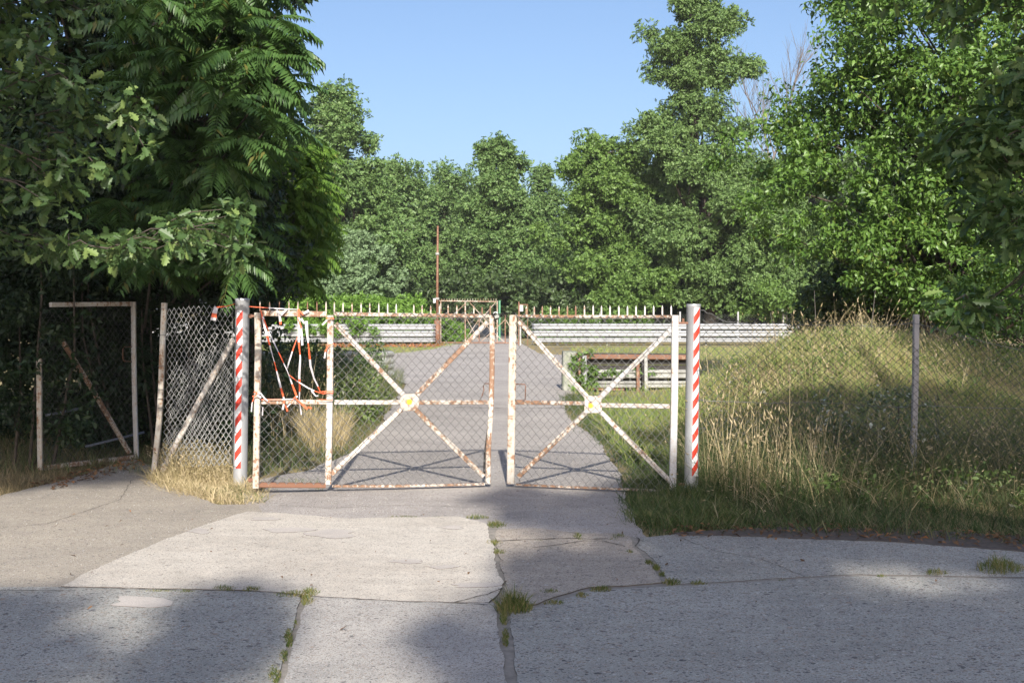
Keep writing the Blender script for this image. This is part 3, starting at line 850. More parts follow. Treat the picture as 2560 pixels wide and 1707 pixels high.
chainlink('mesh_panel', quadmap(A, B_, C_, D_, W_, H_, lambda s_, t: Vector((0, -0.028, 0))), W_, H_, CE, CVV, 0.0030, M_WIRE, gl)
b = MB(); b.tube([Ld(Z2(1742, 668), .0), Ld(Z2(1712, 668), -.01), Ld(Z2(1703, 690)), Ld(Z2(1708, 710)), Ld(Z2(1693, 760)), Ld(Z2(1672, 796))], 0.0055, 0, 6)
b.build('handle', M_RUST, gl, smooth=True)['label'] = 'bent rusty rod handle'
for yy in (196, 1342):
    b = MB()
    b.bar([Ld(Z2(100, yy)), Ld(Z2(58, yy))], 0.022, 0.03)
    b.tube([Ld(Z2(72, yy - 14)), Ld(Z2(72, yy + 14))], 0.016, 0, 8)
    b.build('hinge', M_RUST, gl)
# line wire along the mesh top
b = MB(); b.tube([Ld(Z2(660, 216), -.03), Ld(Z2(1000, 215), -.03), Ld(Z2(1400, 210), -.03), Ld(Z2(1735, 214), -.03)], 0.002, 0, 5); b.build('tension_wire', M_WIRE, gl)

# ---- right leaf
gr = thing('gate_leaf', 'narrower right gate leaf of rusty white bars, hung on the right striped pole', 'gate', tuple(G(1690, 1230)), 'two leaves of the mesh gate')
part(gr, 'stile', [Z3(288, 188), Z3(280, 700), Z3(270, 1368)], 0.072, 0.05, M_PAINT_C, Rd, label='wide yellowed end stile with rust runs')
part(gr, 'stile', [Z3(1422, 190), Z3(1416, 800), Z3(1403, 1412)], 0.062, 0.05, M_PAINT_W, Rd)
part(gr, 'top_rail', [Z3(318, 198), Z3(800, 200), Z3(1394, 202)], 0.028, 0.045, M_PAINT_R, Rd, 0.003)
part(gr, 'middle_rail', [Z3(306, 800), Z3(786, 806)], 0.036, 0.04, M_PAINT_R, Rd, 0.004)
part(gr, 'middle_rail', [Z3(905, 820), Z3(1386, 828)], 0.042, 0.04, M_PAINT, Rd, 0.004)
part(gr, 'bottom_rail', [Z3(306, 1374), Z3(700, 1392), Z3(1000, 1404), Z3(1320, 1418)], 0.020, 0.035, M_PAINT_R, Rd, 0.006)
for a_, b_, mt_ in ((Z3(330, 232), Z3(806, 764), M_PAINT), (Z3(1392, 288), Z3(896, 766), M_PAINT_W), (Z3(326, 1318), Z3(800, 866), M_PAINT_R), (Z3(902, 868), Z3(1384, 1350), M_PAINT)):
    part(gr, 'brace', [a_, b_], 0.046, 0.036, mt_, Rd, 0.006)
o = plate([Rd(Z3(*q), -0.022) for q in [(788, 752), (905, 756), (908, 872), (786, 874)]][::-1], 0.012).build('centre_plate', M_PAINT, gr)
reflector(gr, Rd(Z3(831, 822), -0.030), 0.021)
for xz, yt in ((330, 92), (380, 122), (436, 126), (492, 122), (550, 122), (609, 124), (668, 120), (726, 118), (787, 117), (848, 116), (906, 119), (966, 120), (1028, 119), (1088, 120), (1148, 120), (1210, 120), (1271, 119), (1332, 118), (1394, 118)):
    base_ = Rd(Z3(xz, 194)); top_ = Rd(Z3(xz, yt))
    spike(gr, base_, top_.z - base_.z, M_RUST if xz in (330, 492, 726) else (M_PAINT_R if xz < 800 else M_PAINT_W), 0.0135)
def sagR(s_, t): return Vector((0, -0.028, -0.02 * math.sin(math.pi * s_) * (0.3 + 0.7 * t)))
A, B_, C_, D_ = Rd(Z3(302, 1372)), Rd(Z3(1372, 1424)), Rd(Z3(1392, 184)), Rd(Z3(304, 178))
W_ = round((B_ - A).length / (CE / 2)) * CE / 2; H_ = round((D_ - A).length / (CVV / 2)) * CVV / 2
chainlink('mesh_panel', quadmap(A, B_, C_, D_, W_, H_, sagR), W_, H_, CE, CVV, 0.0030, M_WIRE, gr)
b = MB(); b.tube([Rd(Z3(302, 672)), Rd(Z3(372, 674)), Rd(Z3(375, 690)), Rd(Z3(372, 782)), Rd(Z3(366, 786)), Rd(Z3(302, 786))], 0.0055, 0, 6)
b.build('handle', M_RUST, gr, smooth=True)['label'] = 'rusty square rod handle'
b = MB()
for yy in (245,):
    b.bar([Rd(Z3(1446, yy)), Rd(Z3(1512, yy))], 0.020, 0.03)
    b.tube([Rd(Z3(1478, yy - 32)), Rd(Z3(1478, yy + 6))], 0.012, 0, 8)
b.build('hinge', M_RUST, gr)
b = MB(); b.bar([Rd(Z3(1446, 1372)), Rd(Z3(1490, 1372))], 0.02, 0.03)
b.build('hinge', M_RUST, gr)
b = MB(); b.tube([Rd(Z3(306, 198), -.03), Rd(Z3(480, 212), -.032), Rd(Z3(800, 216), -.034), Rd(Z3(1150, 212), -.034), Rd(Z3(1390, 206), -.03)], 0.0022, 0, 5); b.build('tension_wire', M_WIRE, gr)

# ---- chain with padlock between the leaves
ch = thing('chain', 'dark rusty chain and padlock looped round the top of both gate stiles', 'chain', tuple(P(1250, 786, YC)))
def links(path, n_, r, wd, mt, L=0.034):
    b = MB()
    for i in range(n_):
        t = (i + 0.5) / n_
        k = t * (len(path) - 1); a = int(k); f_ = k - a
        p = path[a].lerp(path[min(a + 1, len(path) - 1)], f_)
        d = (path[min(a + 1, len(path) - 1)] - path[a]).normalized()
        s_ = Vector((0, 1, 0)) if i % 2 else d.cross(Vector((0, 1, 0))).normalized()
        ring = []
        for j in range(11):
            th = 2 * math.pi * j / 10
            ring.append(p + d * math.cos(th) * L / 2 + s_ * math.sin(th) * wd / 2)
        b.tube(ring, r, 0, 5, False)
    return b
pa = [P(1232, 787, YC - .05), P(1243, 788, YC - .05), P(1252, 786, YC - .06), P(1262, 784, YC - .05), P(1275, 783, YC - .055), P(1292, 785, YC - .04)]
links(pa, 13, 0.0035, 0.02, M_BLACK, 0.03).build('links', M_BLACK, ch, smooth=True)
pb = [P(1236, 800, YC - .05), P(1244, 796, YC - .06), P(1254, 789, YC - .065), P(1266, 791, YC - .055)]
links(pb, 7, 0.0035, 0.02, M_BLACK, 0.028).build('links', M_BLACK, ch, smooth=True)
b = MB(); b.tube([P(1239 + 5 * math.cos(t), 785 - 5 * math.sin(t), YC - .075) for t in [math.pi * i / 8 for i in range(9)]], 0.004, 0, 6)
b.build('shackle', M_WHITE, ch, smooth=True)
b = MB(); b.bar([P(1237, 793, YC - .075), P(1247, 790, YC - .075)], 0.03, 0.018); b.build('padlock', M_GALV_O, ch)

# ---- striped poles
def pole(x_top, y_top, x_bot, y_bot, Y, r, su0, su1, sv_top, sv_bot, pitch, name_label, tilt):
    top = P(x_top, y_top, Y); bot = Vector((P(x_bot, y_bot, Y).x, Y, -0.05))
    root = thing('striped_pole', name_label, 'pole', (bot.x, Y, 0), 'striped steel gate poles')
    b = MB(); k = 40
    def pt(th, z, rr):
        t = (z - bot.z) / (top.z - bot.z)
        c_ = bot.lerp(top, t)
        return Vector((c_.x + rr * math.sin(th), c_.y - rr * math.cos(th), z))
    rows = [(bot.z, r), (0.02, r), (0.9, r), (top.z - 0.03, r), (top.z - 0.026, r * 1.035), (top.z - 0.004, r * 1.035), (top.z, r * 1.0), (top.z, r * 0.86), (top.z - 0.05, r * 0.86)]
    vs = [pt(2 * math.pi * j / k, z, rr) for z, rr in rows for j in range(k)]
    fs = [(i * k + j, i * k + (j + 1) % k, (i + 1) * k + (j + 1) % k, (i + 1) * k + j) for i in range(len(rows) - 1) for j in range(k)]
    fs.append(tuple((len(rows) - 1) * k + j for j in range(k)))
    b.add(vs, fs); b.build('tube', M_STEEL, root, smooth=True).data.set_sharp_from_angle(angle=0.6)
    # reflective strip with slanted bars
    z1 = P(x_top, sv_top, Y).z; z0 = P(x_top, sv_bot, Y).z
    wm = MB(); rm = MB(); nc = 12
    us = [su0 + (su1 - su0) * i / nc for i in range(nc + 1)]
    def strip(mb, f0, f1, rr):
        vs = []; fs = []
        for u in us:
            t = (u - su0) / (su1 - su0)
            a, c = f0(t), f1(t)
            vs += [pt(u, a, rr), pt(u, c, rr)]
        for i in range(nc):
            if abs(f0(i / nc) - f1(i / nc)) + abs(f0((i + 1) / nc) - f1((i + 1) / nc)) < 1e-5: continue
            fs.append((2 * i, 2 * i + 2, 2 * i + 3, 2 * i + 1))
        mb.add(vs, fs)
    strip(wm, lambda t: z0, lambda t: z1, r + 0.0012)
    st = wm.build('reflective_strip', M_WHITE, root)
    slope = tilt
    cl = lambda v: max(z0, min(z1, v))
    q = -3
    while z1 - q * pitch > z0 - 0.2:
        zt = z1 - q * pitch
        strip(rm, lambda t: cl(zt - pitch * .5 + slope * (t - 1)), lambda t: cl(zt + slope * (t - 1)), r + 0.0022)
        q += 1
    rm.build('red_bars', M_RED, st)
    return root, pt, top
pl1, pt1, top1 = pole(606, 746, 600, 1211, 10.62, 0.066, -0.63, 0.29, 775, 1168, 0.158, 'left striped pole, grey steel tube in shade at its top, beside the narrow fence panel', 0.085)
pl2, pt2, top2 = pole(1734, 760, 1728, 1215, 10.32, 0.064, -0.09, 0.85, 768, 1188, 0.155, 'right striped pole, sunlit grey steel tube standing in tall grass', 0.085)
# tie wires round the left pole
for yy in (757, 883, 955 , 1010, 1080, 1165):
    p = P(589, yy, 10.58); b = MB(); b.tube([p + Vector((-0.03, 0, 0)), p + Vector((0.005, -.03, 0.003)), p + Vector((0.02, -.05, 0))], 0.0035, 0, 5)
    b.build('tie_wire', M_WIRE, pl1)

# ---- barrier tape
def tape(parent, name, path, wd=0.05, twist=2.0, seg=0.09, ph=0.0, off=0.0):
    pts = []
    for i in range(len(path) - 1):
        a, c = path[i], path[i + 1]; k = max(2, int((c - a).length / 0.012))
        pts += [a.lerp(c, j / k) for j in range(k)]
    pts.append(path[-1])
    vs = []; fs = []; mi = []; s_ = ph
    for i, p in enumerate(pts):
        t = (pts[min(i + 1, len(pts) - 1)] - pts[max(i - 1, 0)]).normalized()
        if i: s_ += (p - pts[i - 1]).length
        sd_ = t.cross(Vector((0, 1, 0)))
        if sd_.length < 1e-3: sd_ = Vector((1, 0, 0))
        sd_.normalize()
        th = twist * s_ * 3.1 + off
        dv = sd_ * (0.35 + 0.65 * abs(math.cos(th))) + Vector((0, 1, 0)) * math.sin(th)
        w2 = wd * (0.16 + 0.24 * abs(math.sin(s_ * 7 + ph)))
        vs += [p + dv * w2 / 2, p - dv * w2 / 2]
        if i < len(pts) - 1:
            fs.append((2 * i, 2 * i + 1, 2 * i + 3, 2 * i + 2)); mi.append(0 if (s_ / seg) % 2 < 0.7 else 1)
    return obj(name, vs, fs, [M_ORANGE, M_TAPEW], parent, None, False, mi)
tp = thing('barrier_tape', 'torn red and white barrier tape strung across the left gate leaf side panel', 'tape', tuple(Ld(Z5(520, 230))))
def T5(pts, off=-0.05): return [Ld(Z5(*p), off) for p in pts]
tape(tp, 'strip', T5([(515, 250), (560, 440), (620, 660), (680, 880), (740, 1120), (790, 1300)]), 0.05, 1.0, 0.12)
tape(tp, 'strip', T5([(540, 330), (620, 530), (740, 780), (820, 950), (860, 1060), (935, 1260)], -0.06), 0.045, 0.8, 0.16, 0.3)
tape(tp, 'strip', T5([(830, 990), (930, 1070), (1060, 1150), (1150, 1190), (1260, 1225)], -.055), 0.03, 1.1, 0.14)
tape(tp, 'strip', T5([(940, 560), (880, 730), (820, 925)], -.06), 0.03, .6, 0.2)
tape(tp, 'strip', T5([(950, 240), (958, 420), (955, 640), (972, 800), (960, 1000), (965, 1150), (960, 1290), (975, 1400)], -.05), 0.06, .5, 0.17, .05)
tape(tp, 'strip', T5([(1040, 380), (1050, 520), (1070, 700), (1090, 900), (1130, 1040), (1170, 1120), (1200, 1190)], -.045), 0.07, .7, 0.2, .2)
tape(tp, 'strip', T5([(385, 214), (500, 222), (640, 232), (780, 240), (940, 246)], -.03), 0.022, .3, 0.23)
tape(tp, 'strip', T5([(700, 255), (735, 320), (745, 420)], -.05), 0.05, .6, 0.1, .1)
tape(tp, 'strip', T5([(820, 240), (770, 290), (735, 325)], -.05), 0.045, .6, 0.1, .1)
tape(tp, 'strip', T5([(940, 250), (1000, 300), (1070, 260)], -.05), 0.06, .6, 0.1)
tape(tp, 'strip', T5([(945, 350), (980, 450), (990, 560), (995, 660)], -.06), 0.05, .8, 0.12)
tape(tp, 'strip', T5([(980, 350), (1020, 410)], -.06), 0.07, .5, 0.3, .31)
tape(tp, 'strip', T5([(1100, 1180), (1150, 1245), (1180, 1240)], -.06), 0.05, .6, 0.3, .31)
tape(tp, 'strip', T5([(1200, 1195), (1270, 1190), (1350, 1188)], -.07), 0.04, .5, 0.5)
tape(tp, 'strip', T5([(1240, 1215), (1300, 1205), (1350, 1212)], -.075), 0.04, .5, 0.5)
tape(tp, 'strip', T5([(1180, 1285), (1260, 1290), (1340, 1292)], -.06), 0.035, .5, 0.5)
tape(tp, 'strip', T5([(1270, 345), (1360, 352)], -.06), 0.055, .1, 0.5)
tape(tp, 'strip', T5([(1280, 370), (1225, 425)], -.06), 0.04, .1, 0.5, .5)
tape(tp, 'strip', T5([(1365, 640), (1290, 665), (1265, 720), (1250, 810)], -.06), 0.04, .9, 0.16)
tape(tp, 'strip', T5([(910, 1250), (860, 1330), (820, 1370)], -.06), 0.03, .6, 0.1)
tape(tp, 'strip', T5([(900, 1255), (960, 1310), (1055, 1395)], -.06), 0.05, .4, 0.3)
tape(tp, 'strip', T5([(790, 1290), (770, 1400)], -.06), 0.06, .4, 0.05)
tape(tp, 'strip', T5([(800, 1350), (825, 1420)], -.06), 0.06, .4, 0.3)
tape(tp, 'strip', T5([(975, 1390), (985, 1460)], -.06), 0.07, .8, 0.4, .41)
tape(tp, 'strip', T5([(520, 1285), (760, 1282), (920, 1275)], -.04), 0.02, .4, 0.4, .1)
tape(tp, 'strip', T5([(1060, 1370), (1100, 1385)], -.05), 0.08, .2, 0.4, .0)
tape(tp, 'strip', T5([(510, 1205), (560, 1270), (610, 1310)], -.06), 0.03, .9, 0.1, .1)
tk = thing('barrier_tape', 'tape scrap knotted round the outer left stile of the gate at half height', 'tape', tuple(Ld(Z5(470, 1220))))
tape(tk, 'strip', T5([(435, 1200), (480, 1205), (520, 1215)], -.06), 0.06, .4, 0.03)
tape(tk, 'strip', T5([(420, 1250), (470, 1235), (520, 1260)], -.065), 0.06, .9, 0.04)
tape(tk, 'strip', T5([(445, 1190), (500, 1250)], -.07), 0.05, .9, 0.04)
tape(tk, 'strip', T5([(440, 1250), (415, 1330), (408, 1425)], -.06), 0.03, .9, 0.07)
tape(tk, 'strip', T5([(540, 1370), (535, 1470)], -.06), 0.05, .8, 0.4, .41)
tq = thing('barrier_tape', 'faded tape end dangling from the top of the narrow leaning fence', 'tape', tuple(P(545, 775, 10.7)))
tape(tq, 'strip', [P(587, 760, 10.6), P(565, 766, 10.65), P(540, 768, 10.7)], 0.03, .3, .5)
tape(tq, 'strip', [P(541, 767, 10.7), P(537, 780, 10.68), P(533, 801, 10.68)], 0.13, .5, .06, .06)
tape(tq, 'strip', [P(622, 766, 10.5), P(645, 768, 10.2)], 0.03, .3, .5)

# ================================================================== narrow fence panel left of the gate
fp = thing('leaning_fence', 'narrow leaning chain-link fence section between a tilted white post and the left striped pole', 'fence', tuple(G(390, 1192)))
YP = lambda px: float(np.interp(px, [380, 590], [11.15, 10.68]))
Pd = lambda p, off=0.0: P(p[0], p[1], YP(p[0]) + off)
part(fp, 'post', [Z1(1074, 202), Z1(1062, 480), Z1(1052, 760), Z1(1042, 960), Z1(1026, 1120), Z1(1008, 1290), Z1(1004, 1340)], 0.052, 0.045, M_PAINT_C, Pd, label='bent white post leaning to the right')
part(fp, 'brace', [Z1(1060, 1300), Z1(1280, 880), Z1(1525, 440)], 0.05, 0.04, M_PAINT, Pd, 0.03, label='long diagonal strut')
A, B_, C_, D_ = Pd(Z1(1060, 1260)), Pd(Z1(1512, 1250)), Pd(Z1(1520, 225)), Pd(Z1(1095, 240))
W_ = round((B_ - A).length / (CE * .85 / 2)) * CE * .85 / 2; H_ = round((D_ - A).length / (CVV * .92 / 2)) * CVV * .92 / 2
shear = lambda s_, t: Vector((0.02 * math.sin(t * 3), -0.03 + 0.02 * math.sin(s_ * 5 + t * 3), 0.04 * s_ * (1 - s_) * 4 * (t - .5)))
chainlink('mesh_panel', quadmap(A, B_, C_, D_, W_, H_, shear), W_, H_, CE * .85, CVV * .92, 0.0027, M_WIREB, fp, 0.006)
A2, B2, C2, D2 = Pd(Z1(1075, 1225), .06), Pd(Z1(1512, 1235), .05), Pd(Z1(1512, 430), .05), Pd(Z1(1120, 650), .09)
chainlink('mesh_panel', quadmap(A2, B2, C2, D2, W_, 1.0, lambda s_, t: Vector((0, 0.02 * math.sin(s_ * 7), 0))), W_, 1.0, CE * .88, CVV * .8, 0.0027, M_WIREB, fp, 0.008)
b = MB(); b.tube([Pd(Z1(1520, 225), -.03), Pd(Z1(1522, 700), -.03), Pd(Z1(1515, 1250), -.03)], 0.003, 0, 5); b.build('tension_wire', M_WIRE, fp)
for yy in (240, 412, 615, 768, 828, 890):
    b = MB(); q = Pd((Z1(1060, yy)[0] + (-3 if yy > 600 else 2), Z1(0, yy)[1]), -.03); b.tube([q + Vector((-.03, 0, 0)), q + Vector((.035, 0, .004))], 0.003, 0, 5)
    b.build('tie_wire', M_WIRE, fp)

# ================================================================== old wicket gate under the trees
wg = thing('wicket_gate', 'crooked white wicket gate frame standing open in the dark under the trees', 'gate', tuple(G(338, 1143)))
YW = lambda px: float(np.interp(px, [100, 345], [11.6, 12.7]))
Wd = lambda p, off=0.0: P(p[0], p[1], YW(p[0]) + off)
part(wg, 'stile', [Z1(872, 195), Z1(874, 520), Z1(880, 860), Z1(892, 1215)], 0.05, 0.04, M_PAINT_W, Wd)
part(wg, 'stile', [Z1(256, 560), Z1(258, 900), Z1(264, 1290)], 0.05, 0.04, M_PAINT_C, Wd)
part(wg, 'top_rail', [Z1(330, 214), Z1(520, 212), Z1(856, 208)], 0.05, 0.04, M_PAINT, Wd)
part(wg, 'bottom_rail', [Z1(290, 1278), Z1(600, 1240), Z1(870, 1208)], 0.05, 0.04, M_PAINT_R, Wd)
part(wg, 'brace', [Z1(400, 440), Z1(600, 760), Z1(845, 1180)], 0.05, 0.035, M_PAINT_R, Wd, 0.01, label='rusty diagonal brace')
b = MB(); b.tube([Wd(Z1(862, 488)), Wd(Z1(812, 488)), Wd(Z1(802, 505)), Wd(Z1(802, 565)), Wd(Z1(812, 582)), Wd(Z1(862, 585))], 0.006, 0, 6); b.build('handle', M_RUST, wg, smooth=True)
A, B_, C_, D_ = Wd(Z1(270, 1260)), Wd(Z1(872, 1200)), Wd(Z1(866, 225)), Wd(Z1(270, 230))
chainlink('mesh_panel', quadmap(A, B_, C_, D_, 1.28, 1.71, lambda s_, t: Vector((0, -0.03, 0))), 1.28, 1.71, 0.08, 0.09, 0.0018, M_WIRE_D, wg, 0.005)
for nm, pts in (('loose_pipe', [Z1(300, 935), Z1(480, 900), Z1(620, 872)]), ('loose_pipe', [Z1(560, 1140), Z1(720, 1100), Z1(940, 1046)])):
    b = MB(); b.tube([Wd(q, .25) for q in pts], 0.014, 0, 8)
    tag(b.build(nm, M_BLUEP, None, tuple(Wd(pts[0], .25)), True), 'thin pale pipe ' + ('higher up, ' if pts[0][1] < 1060 else 'near the ground, ') + 'behind the crooked wicket gate', 'pipe')

# ================================================================== fence on the right
fr = thing('chain_link_fence', 'sagging chain-link fence from the right striped pole past a grey post in the tall grass', 'fence', (P(1752, 1200, 10.35).x, 10.35, 0))
YF = 10.42
def topy(px): return float(np.interp(px, [1752, 1800, 1860, 1930, 2000, 2100, 2200, 2290, 2400, 2560, 3000], [800, 798, 806, 806, 802, 803, 806, 796, 830, 868, 880]))
x0 = P(1755, 900, YF).x; x1 = 6.3
W_ = x1 - x0
def fm(u, v):
    x = x0 + u
    px = 1280 + x * F / YF
    zt = P(px, topy(px), YF).z
    zb = 0.02 + 0.25 * max(0, math.sin(u * 1.2)) * (u < 2.2)
    return Vector((x, YF + 0.05 * math.sin(u * 2.1 + v * 2), zb + (zt - zb) * v / 1.62))
def torn(u, v): return (u < 0.10 and v < 0.5) or (u < 1.2 and v < 0.32 and (u * 3 % 1) < .6)
chainlink('mesh_panel', fm, W_, 1.62, 0.0803, 0.0857, 0.0040, M_WIREF, fr, 0.004, torn)
part(fr, 'post', [Z4(1322, 192), Z4(1318, 560), Z4(1306, 980), Z4(1300, 1100)], 0.052, 0.05, M_POSTC, lambda p, off=0.0: P(p[0], p[1], YF + 0.05 + off), label='grey square fence post')
def wire(name, pts, r=0.0026, mt=M_WIRE, par=fr):
    b = MB(); b.tube(pts, r, 0, 5); return b.build(name, mt, par, smooth=True)
wp = [Z4(112, 168), Z4(135, 170), Z4(150, 186), Z4(175, 188), Z4(215, 215), Z4(260, 235), Z4(330, 238), Z4(420, 248)]
wire('line_wire', [P(q[0], q[1], YF - .03) for q in wp], 0.003)
wire('line_wire', [P(px, topy(px) + 10, YF - .03) for px in range(1760, 2600, 40)], 0.0026)
wire('line_wire', [P(q[0], q[1], YF - .03) for q in (Z4(105, 672), Z4(140, 676), Z4(400, 684), Z4(500, 690), Z4(700, 684), Z4(900, 690), Z4(1060, 705), Z4(1250, 712), Z4(1320, 700), Z4(1600, 712), Z4(1926, 720))], 0.0028)
for yy in (505, 672, 832):
    b = MB(); q = P(*Z4(100, yy), 10.28); b.tube([q + Vector((-.02, -.03, 0)), q + Vector((.04, .02, .002)), q + Vector((.09, .1, 0))], 0.003, 0, 5)
    b.build('tie_wire', M_WIRE, fr)

# ================================================================== guard rails
WPROF = [(-0.155, 0.0), (-0.135, 0.028), (-0.105, 0.05), (-0.065, 0.05), (-0.03, 0.02), (0.0, 0.0), (0.03, 0.02), (0.065, 0.05), (0.105, 0.05), (0.135, 0.028), (0.155, 0.0)]
def wrail(path, z, hh=1.0, flip=1):
    """W-beam rail along an XY path at height z, bulging towards the camera"""
    b = MB(); n_ = len(path); k = len(WPROF); vs = []
    for th in (0, 0.004):
        for i, p in enumerate(path):
            a = path[max(0, i - 1)]; c = path[min(n_ - 1, i + 1)]
            t = Vector((c[0] - a[0], c[1] - a[1], 0)).normalized()
            nn = Vector((t.y, -t.x, 0)) * flip
            for zz, d in WPROF:
                vs.append(Vector((p[0], p[1], z + zz * hh)) + nn * (d - th))
    fs = []
    for L in (0, 1):
        o_ = L * n_ * k
        for i in range(n_ - 1):
            for j in range(k - 1):
                q = (o_ + i * k + j, o_ + (i + 1) * k + j, o_ + (i + 1) * k + j + 1, o_ + i * k + j + 1)
                fs.append(q if L == 0 else q[::-1])
    b.add(vs, fs)
    return b
def barrier(name, label, path, zs, hs, posts, mt, post_h, pw=0.1, postmt=None):
    root = thing(name, label, 'crash barrier', (path[0][0], path[0][1], 0))
    for z, h in zip(zs, hs): wrail(path, z, h).build('rail', mt, root)
    for (x, y) in posts:
        b = MB(); b.bar([Vector((x, y, -0.05)), Vector((x, y, post_h))], pw, pw * .8); b.build('post', postmt or M_GALV_O, root)
    return root
YB = 54.0
xr0, xl1 = P(1332, 830, YB).x, P(1086, 830, YB).x
pathR = [(xr0 + 0.45, YB + 0.5), (xr0 + 0.15, YB + 0.45), (xr0, YB + 0.25), (xr0 + 0.08, YB + 0.05)] + [(xr0 + 0.4 + i * 1.2, YB - 0.0) for i in range(0, 15)]
barrier('crash_barrier', 'long shiny triple crash barrier beyond the driveway, right of the far gate', pathR, (0.87, 0.53, 0.22), (0.93, 0.93, 0.7), [(xr0 + 1.2 + i * 2.4, YB + 0.25) for i in range(7)], M_GALV, 0.95)
pathL = [(xl1 - 16 + i * 1.2, YB) for i in range(13)] + [(xl1 - 0.5, YB), (xl1 - 0.1, YB + 0.05), (xl1, YB + 0.25), (xl1 - 0.1, YB + 0.45)]
barrier('crash_barrier', 'shiny triple crash barrier left of the far gate, overhung by bright creeper', pathL, (0.85, 0.52, 0.22), (0.93, 0.93, 0.7), [(xl1 - 15 + i * 2.4, YB + 0.25) for i in range(7)], M_GALV, 0.93)
# weathered stub with a rounded end, left of the driveway
YS = 24.5
xs1 = P(977, 900, YS).x
pathS = [(xs1 - 4.4 + i * 0.6, YS) for i in range(7)] + [(xs1 - 0.35, YS), (xs1 - 0.12, YS + 0.08), (xs1, YS + 0.3), (xs1 - 0.06, YS + 0.6), (xs1 - 0.3, YS + 0.8), (xs1 - 1.5, YS + 0.85)]
barrier('crash_barrier', 'weathered crash barrier with a rounded end at the edge of the overgrown left verge', pathS, (0.62, 0.34), (0.95, 0.95), [(xs1 - 0.35, YS + 0.4), (xs1 - 2.2, YS + 0.4)], M_GALV_O, 0.72)
# low barrier on the right with rusty top beam
YQ = 23.3
Qd = lambda p, off=0.0: P(p[0], p[1], YQ + off)
rb = thing('crash_barrier', 'low barrier with a rusty red top beam and grey rails, right of the driveway', 'crash barrier', tuple(G(1440, 975)))
part(rb, 'top_beam', [(1438, 891), (1580, 892), (1720, 893)], 0.10, 0.12, M_RUST, Qd, -0.05, label='rusty red channel beam')
b = MB(); b.bar([Qd((1440, 884)), Qd((1720, 886))], 0.035, 0.16); b.build('cap_beam', M_DARKW, rb)
part(rb, 'plank', [(1462, 904), (1720, 904)], 0.12, 0.05, M_DARKW, Qd, 0.06)
part(rb, 'gap_shade_panel', [(1466, 940), (1716, 940)], 0.46, 0.03, M_DARKW, Qd, 0.1)  # added dark sheet, stands in for shade in the gaps between rails
for yy in (935, 961):
    p0, p1 = Qd((1462, yy)), Qd((1722, yy))
    wrail([(p0.x + (p1.x - p0.x) * i / 8, YQ) for i in range(9)], p0.z, {935: .62, 961: .5}[yy]).build('rail', M_GALV_O, rb)
part(rb, 'bottom_beam', [(1462, 972), (1560, 974)], 0.05, 0.08, M_RUST, Qd, -0.02)
for px_, wd_, mt_ in ((1461, .09, M_GALV), (1614, .075, M_GALV_O), (1594, .07, M_RUST), (1448, .05, M_RUST), (1606, .05, M_BLACK)):
    b = MB(); b.bar([Vector((Qd((px_, 900)).x, YQ - .12, -.02)), Qd((px_, 888), -.12)], wd_, .08); b.build('post', mt_, rb)
cb = MB()
pc = P(1425, 930, YQ - .1)
cb.bar([Vector((pc.x, YQ + .25, -.05)), Vector((pc.x, YQ + .25, .45)), Vector((pc.x + .01, YQ + .25, .8))], .30, .62, 0, .1)
tag(cb.build('concrete_block', M_MOSSC, None, (pc.x, YQ + .25, 0)), 'mossy upright concrete block at the driveway end of the rusty topped barrier', 'concrete block')

# ================================================================== far gate and pole
YG = 55.0
fg = thing('far_gate', 'distant rusty mesh gate with cross braces closing the far end of the driveway', 'gate', tuple(G(1190, 859)))
Gd = lambda p, off=0.0: P(p[0], p[1], YG + off)
def gp(name, pts, wd, mt): return part(fg, name, pts, wd, wd, mt, Gd)
gp('top_rail', [(1098, 752), (1245, 754)], 0.05, M_PAINT_R)
gp('bottom_rail', [(1102, 856), (1296, 857)], 0.06, M_RUST)
for x in (1102, 1163, 1198, 1243, 1263): gp('stile', [(x, 752 if x not in (1198, 1263) else 786), (x, 857)], 0.05, M_RUST if x in (1198, 1263) else M_PAINT_R)
for a_, b_ in (((1165, 757), (1120, 800)), ((1175, 757), (1214, 800)), ((1238, 757), (1200, 800)), ((1200, 856), (1262, 800)), ((1262, 856), (1200, 800)), ((1265, 800), (1294, 850)), ((1163, 790), (1196, 850)), ((1163, 850), (1196, 800))):
    gp('brace', [a_, b_], 0.03, M_PAINT_R)
A, B_, C_, D_ = Gd((1100, 856)), Gd((1296, 857)), Gd((1296, 790)), Gd((1100, 790))
chainlink('mesh_panel', quadmap(A, B_, C_, D_, 3.8, 1.3), 3.8, 1.3, 0.12, 0.12, 0.002, M_WIRE_D, fg)
A, B_, C_, D_ = Gd((1100, 790)), Gd((1243, 790)), Gd((1243, 754)), Gd((1100, 754))
chainlink('mesh_panel', quadmap(A, B_, C_, D_, 2.8, 0.7), 2.8, 0.7, 0.12, 0.12, 0.002, M_WIRE_D, fg)
for i in range(22):
    spike(fg, Gd((1104 + i * 6.5, 751)), 0.1, M_PAINT_R, 0.02)
b = MB(); b.bar([Vector((P(1249, 800, 62).x, 62, -.05)), P(1249, 751, 62)], 0.11, 0.11)
tag(b.build('fence_post', M_GREENP, None, (P(1249, 800, 62).x, 62, 0)), 'bright green steel post right of the distant gate', 'post')
po = thing('pipe_pole', 'tall thin rusty pole beside the far gate, rising in front of the woods', 'pole', tuple(G(1093, 862)))
b = MB(); b.tube([Vector((P(1093, 800, YB + .5).x, YB + .5, -.1)), P(1093, 800, YB + .5)], 0.16, 0, 10); b.build('base_tube', M_RUST, po, smooth=True)
